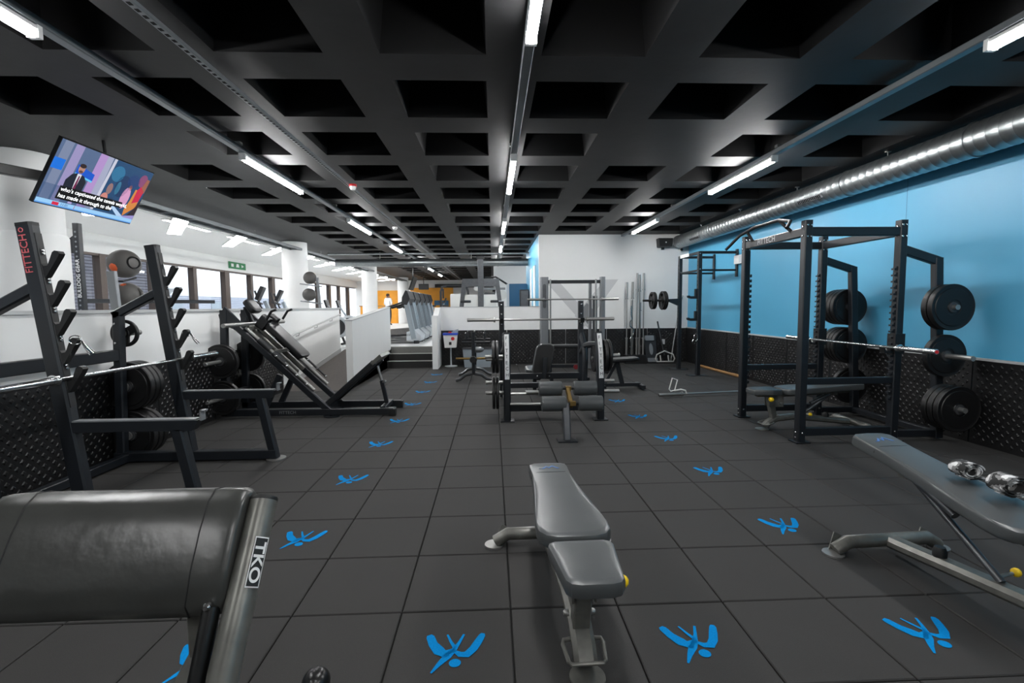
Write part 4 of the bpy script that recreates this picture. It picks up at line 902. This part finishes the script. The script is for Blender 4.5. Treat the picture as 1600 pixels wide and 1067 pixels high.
part('curved_arm', B().tube([(2.66, 4.9, .11), (2.76, 4.92, .12), (2.84, 4.94, .10), (2.86, 4.94, .05)], .012, 8), 'bucket_white', ld)
single('wooden_pole', B().lathe((4.56, 8.3, .032), (.03, -1, 0), [(0, 0), (.028, 0), (.03, .01), (.03, .4), (.028, .41), (.028, 1.35), (.031, 1.36), (.031, 1.75), (0, 1.76)], 14), 'wood', 'long wooden pole lying along the foot of the blue wall', 'pole', None, (4.56, 7.4, .03))

# ================================================================== TELEVISION
tv = thing('television', 'flat television playing a news programme, hung from a ceiling arm', 'television', (-3.86, 2.78, 2.6))
TL, TR_, BR_, BL_ = Vector((-3.715, 2.235, 2.872)), Vector((-3.705, 3.325, 2.868)), Vector((-4.0, 3.33, 2.325)), Vector((-4.01, 2.24, 2.329))
ex = (TR_ - TL).normalized(); ey = (TL - BL_).normalized(); ey = (ey - ex * ey.dot(ex)).normalized(); en = ex.cross(ey); TW, TH = 1.10, .62
O = (TL + TR_ + BR_ + BL_) / 4
def scr(u, v, k=0): return O + ex * (u - .5) * (TW - .016) + ey * (v - .5) * (TH - .02) + en * (.002 + k * .0007)
part('case', B().rings([[O + ex * sx * TW / 2 * q + ey * sy * TH / 2 * q + en * t for sx, sy in ((-1, -1), (1, -1), (1, 1), (-1, 1))] for q, t in ((.8, -.06), (.97, -.035), (1, -.03), (1, .001))]), 'gloss_black', tv, smooth=0)
sb = B(); cols = []
def pic(poly, rgb, k):
    sb.add([scr(u, v, k) for u, v in poly], [tuple(range(len(poly)))]); cols.append(lin([c / 255 for c in rgb]))
def R_(u0, v0, u1, v1): return [(u0, v0), (u1, v0), (u1, v1), (u0, v1)]
def E_(cu, cv, ru, rv, n=16): return [(cu + ru * math.cos(2 * PI * i / n), cv + rv * math.sin(2 * PI * i / n)) for i in range(n)]
pic(R_(0, 0, 1, 1), (84, 104, 138), 0); pic(R_(.0, .0, .52, .32), (70, 92, 128), 1)
for u, c in ((.02, (120, 132, 160)), (.12, (150, 142, 186)), (.36, (172, 140, 196)), (.44, (160, 165, 190))): pic([(u, .08), (u + .08, .08), (u + .09, 1), (u + .01, 1)], c, 1)
pic(R_(.0, .55, .10, .72), (24, 110, 214), 2); pic([(.22, .56), (.40, .50), (.40, .64), (.22, .72)], (20, 84, 196), 2); pic([(.22, .56), (.40, .50), (.40, .53), (.22, .585)], (96, 196, 240), 3)
pic(R_(.51, .09, 1, 1), (30, 70, 110), 2); pic([(.5, .09), (.53, .09), (.55, 1), (.52, 1)], (196, 198, 214), 3)
for cu, cv, ru, rv, c in ((.62, .78, .07, .14, (44, 110, 150)), (.72, .6, .08, .2, (24, 52, 92)), (.60, .5, .03, .10, (140, 110, 110)), (.68, .55, .025, .12, (60, 120, 150)), (.58, .32, .04, .10, (200, 130, 120)), (.82, .74, .07, .12, (30, 60, 110)), (.80, .42, .05, .20, (206, 150, 190)), (.815, .62, .018, .05, (150, 90, 70)), (.92, .80, .05, .12, (130, 70, 110)), (.66, .25, .05, .12, (30, 60, 96))): pic(E_(cu, cv, ru, rv), c, 3)
pic([(.86, .10), (.90, .18), (.97, .30), (.97, .46), (.94, .62), (.88, .62), (.87, .40), (.85, .22)], (204, 130, 62), 4); pic([(.90, .36), (.97, .42), (.98, .62), (.93, .70), (.90, .62)], (196, 30, 70), 5); pic([(.93, .55), (.99, .60), (.995, .85), (.96, .86), (.94, .72)], (150, 92, 70), 5); pic([(.9, .09), (1, .09), (1, .5), (.96, .3)], (42, 30, 40), 4)
pic([(.17, .20), (.345, .20), (.35, .48), (.315, .56), (.28, .58), (.235, .58), (.20, .55), (.165, .44)], (26, 32, 46), 4); pic([(.245, .58), (.285, .58), (.275, .32), (.258, .28), (.25, .4)], (214, 214, 222), 5); pic([(.262, .55), (.274, .55), (.278, .34), (.266, .30), (.256, .34)], (110, 34, 74), 6)
pic(E_(.262, .665, .030, .075), (176, 132, 116), 5); pic(E_(.262, .715, .031, .035), (44, 32, 32), 6); pic(E_(.262, .62, .02, .022), (96, 66, 60), 6)
pic([(.27, .09), (.31, .09), (.30, .22), (.28, .22)], (170, 160, 206), 5)
pic(R_(0, 0, 1, .08), (150, 200, 240), 6); pic(R_(0, .0, 1, .02), (90, 150, 220), 7); pic(R_(.14, .02, .20, .07), (206, 40, 70), 8); pic(R_(.345, .015, .35, .075), (180, 40, 60), 8)
pic([(.62, .30), (.66, .30), (.88, .08), (.80, .08)], (176, 204, 236), 6); pic([(.80, .08), (1, .16), (1, .08)], (150, 140, 200), 6)
pic(R_(.145, .228, .80, .335), (8, 9, 12), 7); pic(R_(.145, .122, .70, .230), (8, 9, 12), 7)
sme = sb.mesh('screen', origin(tv), 0); sme.materials.append(MAT['screen']); at = sme.color_attributes.new('picture', 'FLOAT_COLOR', 'CORNER')
for p, c in zip(sme.polygons, cols):
    for li_ in p.loop_indices: at.data[li_].color = (*c, 1)
so_ = bpy.data.objects.new('screen', sme); COL.objects.link(so_); so_.parent = tv; so_['label'] = 'bright screen showing a presenter and a blurred crowd'
mat('caption', (236, 238, 240), .5, emit=.8); mat('caption_dark', (30, 60, 110), .5, emit=.3)
part('caption', text("who's captivated the tennis world,", .054, scr(.16, .258, 9), ex, ey, .0004, 1.02), 'caption', so_, kind='stuff'); part('caption', text("has made it through to the", .054, scr(.16, .155, 9), ex, ey, .0004, 1.02), 'caption', so_, kind='stuff')
part('ticker', text('11:01', .036, scr(.215, .028, 9), ex, ey, .0004), 'caption_dark', so_)
part('ceiling_arm', B().beam((-4.06, 2.75, 2.62), (-4.55, 2.2, 2.66), .07, .09).beam((-4.55, 2.2, 2.66), (-6.2, .4, 2.72), .07, .09), 'gloss_black', tv)
part('drop_rod', B().tube([(-4.6, 2.15, 2.68), (-4.6, 2.15, 3.09)], .012, 8).box((-4.6, 2.15, 2.70), (.12, .12, .12)), 'gloss_black', tv)
part('back_bracket', B().box(O - en * .09, (.1, .3, .2)).tube([O - en * .08 + Vector((0, .2, .15)), O - en * .05 + Vector((-.05, .2, .48))], .015, 8), 'gloss_black', tv)

# ================================================================== BEHIND THE PARTITION (raised level)
br_ = thing('training_rig', 'dark perforated training rig post with BULLDOG GEAR lettering', 'rig', (-5.6, 4.6, RZ))
for x, y in ((-5.60, 4.6), (-6.4, 3.3)):
    p = part('post', B().beam((x, y, RZ), (x, y, 2.55), .075, .075, (0, 1, 0)), 'powder', br_)
    hb = B()
    for k in range(30): hb.lathe((x + .0, y - .0385, RZ + .1 + k * .065), (0, -1, 0), [(0, 0), (.013, 0), (.013, .001), (0, .001)], 8)
    part('holes', hb, 'silver', p, kind='stuff')
part('bracket', B().prism([(0, 0), (-.2, .02), (-.2, .10), (0, .25)], (-5.63, 4.62, 2.15), (1, 0, 0), (0, 0, 1), .04), 'powder', br_)
part('cross_bar', B().beam((-5.6, 4.64, 1.52), (-5.0, 6.6, 1.52), .05, .06), 'powder', br_)
part('top_beam', B().beam((-6.4, 3.3, 2.42), (-5.8, 2.2, 2.42), .06, .12), 'powder', br_)
part('lettering', text('BULLDOG GEAR', .07, (-5.575, 4.5605, 1.56), (0, 0, 1), (-1, 0, 0), .001, 1.0), 'white_print', br_, 'white vertical lettering reading BULLDOG GEAR')
bs = thing('ball_stand', 'grey upright stand holding two medicine balls behind the partition', 'stand', (-4.35, 3.9, RZ))
part('post', B().beam((-4.58, 3.9, RZ), (-4.66, 3.9, 1.86), .10, .05, (0, 1, 0)), 'silver', bs); part('base', B().box((-4.6, 4.0, RZ + .02), (.5, .6, .04)), 'powder', bs)
for z in (1.385, 1.772): part('cradle', B().tube([(-4.76, 4.1, z + .02), (-4.72, 3.94, z - .03), (-4.56, 3.94, z - .03), (-4.52, 4.1, z + .02)], .012, 8), 'hook_black', bs)
def med_ball(loc, r, label, patch=None, handles=False):
    t = thing('medicine_ball', label, 'medicine ball', loc, 'medicine balls on stands')
    b_ = part('ball', B().ball(loc, r, 28), 'ball_grey', t)
    if patch: part('patch', B().ball(Vector(loc) + Vector(patch) * r * .62, r * .44, 16), 'orange_rubber', t)
    if handles == 'grip':
        part('grip_hole', B().lathe(Vector(loc) + Vector((.86, -.30, .05)) * r, (.93, -.35, .05), [(0, -.02), (r * .42, -.03), (r * .46, .0), (r * .40, .02), (r * .34, .005), (0, -.01)], 20), 'hook_black', t)
    if handles == 'loops':
        for s in (-1, 1): part('loop_handle', B().tube([(loc[0] + s * (r * .8 + .05 * math.sin(a * PI / 7)), loc[1], loc[2] + r * .5 * math.cos(a * PI / 7)) for a in range(8)], .018, 8), 'ball_grey', t)
    return t
med_ball((-4.69, 4.15, 1.97), .178, 'grey medicine ball with orange patch and dark grip hole, upper on its stand', (-.1, -.95, -.35), 'grip')
med_ball((-4.66, 4.13, 1.57), .165, 'grey medicine ball with two loop handles, lower on its stand', (.1, -.5, .8), 'loops')
b2 = thing('ball_rack', 'slanted rack with two grey slam balls beside a white pillar', 'rack', (-4.4, 9.6, RZ))
part('post', B().beam((-4.15, 9.6, RZ), (-4.25, 9.6, 2.12), .05, .06), 'silver', b2); part('base', B().box((-4.2, 9.6, RZ + .02), (.5, .5, .04)), 'silver', b2)
for z in (1.52, 1.93): part('shelf', B().tube([(-4.62, 9.5, z + .04), (-4.2, 9.5, z - .02), (-4.2, 9.75, z - .02), (-4.62, 9.75, z + .04)], .014, 8, closed=True), 'silver', b2)
med_ball((-4.43, 9.62, 2.115), .15, 'plain dark slam ball on the upper shelf of the slanted rack'); med_ball((-4.46, 9.62, 1.715), .155, 'plain dark slam ball on the lower shelf of the slanted rack')
def elliptical(loc, rz, label):
    t = thing('cross_trainer', label, 'cross trainer', (0, 0, 0), 'cross trainers behind the partition')
    part('base_rail', B().beam((0, -.8, .06), (0, .8, .06), .10, .08), 'silver_paint', t); part('stabiliser', B().beam((-.3, -.8, .04), (.3, -.8, .04), .08, .07), 'dark_plastic', t); part('stabiliser', B().beam((-.3, .8, .04), (.3, .8, .04), .08, .07), 'dark_plastic', t)
    part('drive_housing', B().prism([(.15, .1), (.75, .1), (.7, .5), (.5, .65), (.25, .55)], (.1, 0, 0), (0, 1, 0), (0, 0, 1), -.2), 'dark_plastic', t)
    part('mast', B().path([(0, .45, .5), (0, .38, .9), (0, .25, 1.28)], .10, .08, (1, 0, 0), .02), 'silver_paint', t)
    part('console', B().prism(round_rect(.32, .30, .05), (0, .20, 1.42), (1, 0, 0), (0, .45, 1), .07), 'dark_plastic', t)
    part('fixed_grip', B().tube([(-.2, .12, 1.2), (-.18, .02, 1.28), (-.1, .18, 1.22), (.1, .18, 1.22), (.18, .02, 1.28), (.2, .12, 1.2)], .016, 8), 'dark_plastic', t)
    for s in (-1, 1):
        part('swing_arm', B().tube([(s * .28, .35, .45), (s * .28, .28, .95), (s * .27, .12, 1.15), (s * .26, .06, 1.35), (s * .24, .02, 1.50)], .02, 10), 'dark_plastic', t)
        part('pedal', B().box((s * .16, -.2, .3 + s * .06), (.16, .36, .04)), 'dark_plastic', t); part('pedal_link', B().beam((s * .22, -.75, .2), (s * .22, .4, .4), .04, .05), 'silver_paint', t)
    t.location = loc; t.rotation_euler = (0, 0, rz); t.scale = (.84, .84, .84); return t
elliptical((-4.22, 6.35, RZ), math.radians(-75), 'grey cross trainer with dark console right behind the white partition')
elliptical((-4.62, 8.0, RZ), math.radians(-75), 'grey cross trainer whose console is half hidden by the white pillar')
def rower(loc, label):
    t = thing('rowing_machine', label, 'rowing machine', (0, 0, 0), 'rowing machines beyond the ramp')
    part('rail', B().beam((-1.2, 0, .32), (.4, 0, .40), .06, .08), 'silver_paint', t); part('seat', B().box((-.7, 0, .42), (.25, .32, .06)), 'dark_plastic', t)
    part('fan_housing', B().lathe((.55, -.10, .45), (0, 1, 0), [(0, 0), (.24, 0), (.28, .03), (.28, .17), (.24, .2), (0, .2)], 28), 'light_plastic', t)
    part('fan_grille', B().lathe((.55, -.115, .45), (0, 1, 0), [(.06, 0), (.21, 0), (.21, .012), (.06, .012)], 28), 'dark_plastic', t)
    part('monitor_arm', B().beam((.55, 0, .6), (.3, 0, 1.0), .04, .05), 'silver_paint', t); part('monitor', B().box((.28, 0, 1.05), (.05, .22, .2), ry=-.3), 'dark_plastic', t)
    part('leg', B().beam((-1.15, -.2, .03), (-1.15, .2, .03), .05, .05).beam((-1.15, 0, .03), (-1.15, 0, .32), .05, .05, (0, 1, 0)), 'dark_plastic', t); part('leg', B().beam((.7, -.25, .03), (.7, .25, .03), .05, .05).beam((.7, 0, .05), (.6, 0, .3), .05, .05, (1, 0, 0)), 'dark_plastic', t)
    t.location = loc; return t
rower((-4.58, 10.35, RZ), 'rowing machine with pale fan housing standing beyond the ramp top'); rower((-4.62, 11.4, RZ), 'second rowing machine behind the one by the ramp top')
# treadmills
def treadmill():
    t = thing('treadmill', 'grey treadmill with dark console, one of a row beyond the steps', 'treadmill', (0, 0, 0), 'treadmills in a row beyond the steps')
    part('deck', B().prism([(-1.55, .10), (.05, .20), (.05, .26), (-1.55, .16)], (0, .38, 0), (1, 0, 0), (0, 0, 1), .76), 'dark_plastic', t)
    part('belt', B().prism([(-1.5, .166), (-.05, .256), (-.05, .262), (-1.5, .172)], (0, .25, 0), (1, 0, 0), (0, 0, 1), .5), 'hook_black', t)
    part('motor_cover', B().prism([(-.05, .08), (.30, .06), (.32, .2), (.15, .36), (-.05, .30)], (0, .38, 0), (1, 0, 0), (0, 0, 1), .76), 'light_plastic', t)
    for y in (-.36, .36):
        part('mast', B().beam((.14, y, .12), (-.06, y, 1.18), .07, .14, (1, 0, 0), .02), 'silver_paint', t); part('hand_rail', B().tube([(-.06, y, 1.1), (-.35, y, 1.0), (-.62, y, .92)], .022, 8), 'dark_plastic', t)
        part('foot', B().lathe((.2, y, 0), (0, 0, 1), [(0, 0), (.07, 0), (.07, .08), (0, .08)], 14), 'dark_plastic', t); part('rear_foot', B().box((-1.45, y, .06), (.1, .06, .12)), 'dark_plastic', t)
    part('console', B().prism([(-.16, 1.02), (-.02, 1.0), (.06, 1.16), (.0, 1.36), (-.05, 1.38), (-.14, 1.2)], (0, .40, 0), (1, 0, 0), (0, 0, 1), .80), 'dark_plastic', t)
    part('screen', B().prism([(-.25, 0), (.25, 0), (.25, .15), (-.25, .15)], (-.145, 0, 1.19), (0, -1, 0), (.42, 0, .9), .006), 'gloss_black', t)
    return t
t0 = treadmill()
for i in range(5):
    t = t0 if i == 0 else copy_tree(t0); t.location = (-2.25, 10.75 + i * 1.0, RZ); t['label'] = '%s grey treadmill from the steps in the row of five' % ORD[i]
# bike and far machines
def far_gym(loc, name, label, kind):
    t = thing(name, label, 'gym machine', (0, 0, 0))
    if kind == 'tower':      # dark A-frame cable tower with two weight stacks
        part('centre_column', B().beam((0, 0, 0), (0, 0, 2.35), .16, .16, (0, 1, 0)), 'frame_grey', t)
        for s in (-1, 1):
            part('side_column', B().beam((s * .66, 0, 0), (s * .46, 0, 1.72), .09, .12, (1, 0, 0)), 'frame_grey', t); part('weight_shroud', B().prism(round_rect(.40, 1.25, .06), (s * .24, .12, .66), (1, 0, 0), (0, 0, 1), .16), 'machine_white', t); part('seat', cushion(round_rect(.3, .3, .06), (s * .42, -.3, 1.05), (1, 0, 0), (0, 1, 0), .07, .02), 'dark_plastic', t)
        part('top_beam', B().box((0, 0, 1.62), (1.0, .14, .22)), 'frame_grey', t); part('head_cap', B().box((0, -.02, 2.32), (.22, .18, .08)), 'hook_black', t)
    if kind == 'rack':
        for s in (-1, 1): part('post', B().path([(s * .5, 0, 0), (s * .5, 0, 1.5), (s * .44, 0, 1.68), (s * .3, 0, 1.72)], .07, .08, (0, 1, 0), .01), 'dark_plastic', t)
        part('top_bar', B().tube([(-.32, 0, 1.72), (.32, 0, 1.72)], .025, 8), 'dark_plastic', t); part('shroud', B().prism(round_rect(.55, 1.4, .05), (.12, .1, .72), (1, 0, 0), (0, 0, 1), .1), 'machine_white', t)
        part('handle', B().tube([(-.4, -.1, 1.6), (-.4, -.1, 1.25)], .03, 8), 'hook_black', t); part('base', B().box((0, 0, .04), (1.1, .5, .08)), 'dark_plastic', t)
    if kind == 'blue':
        part('cabinet', B().prism(round_rect(.6, 1.65, .05), (.2, .1, .83), (1, 0, 0), (0, 0, 1), .4), 'machine_blue', t); part('cabinet_edge', B().box((-.12, -.31, .85), (.08, .04, 1.6)), 'light_plastic', t)
        part('arm', B().tube([(-.85, -.2, 1.85), (-.5, -.2, 1.88), (-.1, -.2, 1.62)], .03, 8), 'dark_plastic', t)
        for x, z, r in ((-.30, 1.30, .15), (-1.1, 1.52, .09)): part('pulley', B().lathe((x, -.36, z), (0, 1, 0), [(0, 0), (r, 0), (r, .04), (0, .04)], 22), 'machine_white', t)
        part('lever', B().beam((-1.15, -.3, 1.5), (-.2, -.3, 1.5), .05, .07), 'silver', t); part('frame', B().beam((-.75, -.1, 0), (-.55, -.1, 1.5), .10, .10, (1, 0, 0)), 'dark_plastic', t); part('seat', cushion(round_rect(.4, .4, .08), (-.7, -.5, .55), (1, 0, 0), (0, 1, 0), .1, .03), 'dark_plastic', t)
        part('back_rest', cushion(round_rect(.36, .7, .08), (-.7, -.25, 1.05), (1, 0, 0), (0, 0, 1), .1, .03), 'dark_plastic', t)
    if kind == 'bike':
        for x in (-.4, .35): part('foot', B().beam((x, -.25, .05), (x, .25, .05), .07, .10), 'dark_plastic', t)
        part('frame', B().tube([(-.4, 0, .1), (0, 0, .5), (.35, 0, .1)], .035, 8).tube([(0, 0, .5), (-.15, 0, .95)], .03, 8).tube([(.2, 0, .3), (.3, 0, 1.1)], .03, 8), 'silver_paint', t); part('seat', cushion(round_rect(.26, .2, .08), (-.17, 0, .95), (1, 0, 0), (0, 1, 0), .07, .02), 'dark_plastic', t)
        part('handlebar', B().tube([(.1, -.22, 1.15), (.28, -.2, 1.12), (.3, 0, 1.1), (.28, .2, 1.12), (.1, .22, 1.15)], .02, 8), 'dark_plastic', t); part('flywheel', B().lathe((.3, -.04, .32), (0, 1, 0), [(0, 0), (.26, 0), (.26, .08), (0, .08)], 24), 'dark_plastic', t); part('console', B().box((.36, 0, 1.22), (.05, .26, .2), ry=.4), 'dark_plastic', t)
    t.location = loc; return t
far_gym((-.39, 11.6, RZ), 'cable_tower', 'dark cable tower with two pale weight shrouds behind the half wall', 'tower')
far_gym((-1.45, 15.6, RZ), 'cable_station', 'black framed cable station with pale shroud beyond the treadmills', 'rack')
far_gym((.55, 13.4, RZ), 'chest_press_machine', 'blue backed chest press machine with white pulleys near the blue return wall', 'blue')
far_gym((-1.75, 17.0, RZ), 'exercise_bike', 'silver exercise bike standing past the last treadmill', 'bike'); far_gym((-2.4, 18.2, RZ), 'exercise_bike', 'exercise bike in front of the far orange wall', 'bike')
lk = thing('locker', 'dark tall locker against the blue return wall', 'locker', (.9, 13.2, RZ)); part('body', B().box((.90, 12.4, RZ + .72), (.26, .4, 1.44)), 'dark_plastic', lk); part('door', B().box((.90, 12.19, RZ + .72), (.22, .02, 1.36)), 'frame_grey', lk)
rc_ = thing('reception_desk', 'pale wooden reception desk at the far end of the hall', 'desk', (-6.6, 26.4, RZ)); part('front', B().box((-6.6, 26.4, RZ + .5), (2.4, .1, 1.0)), 'orange', rc_); part('top', B().box((-6.6, 26.6, RZ + 1.02), (2.5, .6, .05)), 'wood', rc_)
tv2 = thing('television', 'switched off television hung at a tilt beside the far pillar', 'television', (-3.1, 20, 2.4)); part('case', B().box((-3.5, 19.0, 2.42), (.06, .95, .6), ry=.35), 'gloss_black', tv2); part('arm', B().tube([(-3.52, 19.0, 2.6), (-3.5, 19.0, 3.09)], .03, 8), 'gloss_black', tv2)
sp2 = thing('loudspeaker', 'black loudspeaker hung in front of the orange wall', 'speaker', (-3.9, 24, 2.5)); part('cabinet', B().box((-3.75, 24, 2.48), (.5, .3, .3)), 'speaker', sp2); part('bracket', B().tube([(-3.75, 24, 2.6), (-3.75, 24, 3.09)], .02, 8), 'speaker', sp2)
# person at the far reception
def person(loc, label):
    J = {'pel': (0, 0, .88), 'wai': (0, .01, 1.03), 'che': (0, .0, 1.25), 'nek': (0, .0, 1.42), 'hea': (0, -.01, 1.50), 'top': (0, .0, 1.62),
         'sl': (-.17, 0, 1.36), 'el': (-.27, .04, 1.10), 'wl': (-.28, -.12, .95), 'hl': (-.27, -.2, .93), 'sr': (.17, 0, 1.36), 'er': (.26, -.02, 1.10), 'wr': (.22, -.2, 1.02), 'hr': (.18, -.28, 1.02),
         'hpl': (-.10, 0, .82), 'kl': (-.11, -.02, .47), 'al': (-.11, .03, .09), 'tl': (-.12, -.11, .04), 'hpr': (.10, 0, .82), 'kr': (.11, -.02, .47), 'ar': (.11, .03, .09), 'tr': (.12, -.11, .04)}
    Rr = dict(pel=.15, wai=.135, che=.16, nek=.06, hea=.085, top=.075, sl=.075, el=.05, wl=.033, hl=.028, sr=.075, er=.05, wr=.033, hr=.028, hpl=.095, kl=.06, al=.04, tl=.035, hpr=.095, kr=.06, ar=.04, tr=.035)
    Ed = [('pel', 'wai'), ('wai', 'che'), ('che', 'nek'), ('nek', 'hea'), ('hea', 'top'), ('che', 'sl'), ('sl', 'el'), ('el', 'wl'), ('wl', 'hl'), ('che', 'sr'), ('sr', 'er'), ('er', 'wr'), ('wr', 'hr'), ('pel', 'hpl'), ('hpl', 'kl'), ('kl', 'al'), ('al', 'tl'), ('pel', 'hpr'), ('hpr', 'kr'), ('kr', 'ar'), ('ar', 'tr')]
    ks = list(J); me = bpy.data.meshes.new('body_base'); me.from_pydata([J[k] for k in ks], [(ks.index(a), ks.index(b_)) for a, b_ in Ed], [])
    ob_ = bpy.data.objects.new('body_base', me); COL.objects.link(ob_); md = ob_.modifiers.new('skin', 'SKIN'); ss = ob_.modifiers.new('sub', 'SUBSURF'); ss.levels = 2
    bm = bmesh.new(); bm.from_mesh(me); ly = bm.verts.layers.skin.verify(); bm.verts.ensure_lookup_table()
    for i, k in enumerate(ks): bm.verts[i][ly].radius = (Rr[k], Rr[k] * (.72 if k in ('pel', 'wai', 'che') else 1)); bm.verts[i][ly].use_root = (k == 'pel')
    bm.to_mesh(me); bm.free()
    dg = bpy.context.evaluated_depsgraph_get(); dg.update(); nm = bpy.data.meshes.new_from_object(ob_.evaluated_get(dg)); bpy.data.objects.remove(ob_)
    t = thing('person', label, 'person', (0, 0, 0))
    for n_ in ('skin', 'shirt', 'trousers', 'hair'): nm.materials.append(MAT[n_])
    for p in nm.polygons:
        c = p.center; p.use_smooth = True
        if c.z < .92: p.material_index = 2
        elif c.z < 1.44 and (abs(c.x) < .30 and not (c.z < 1.04 and abs(c.x) > .18)): p.material_index = 1
        else: p.material_index = 0
    o = bpy.data.objects.new('body', nm); COL.objects.link(o); o.parent = t
    part('hair', B().ball((0, .012, 1.575), .098, 16, (.9, 1, .95)), 'hair', t)
    part('face_nose', B().ball((0, -.10, 1.535), .014, 8), 'skin', t)
    for s in (-1, 1): part('ear', B().ball((s * .09, .0, 1.54), .02, 8, (.5, 1, 1.4)), 'skin', t)
    t.location = loc; t.rotation_euler = (0, 0, math.radians(150)); return t
person((-5.5, 23.2, RZ), 'person in a white shirt with short brown hair at the far desk')
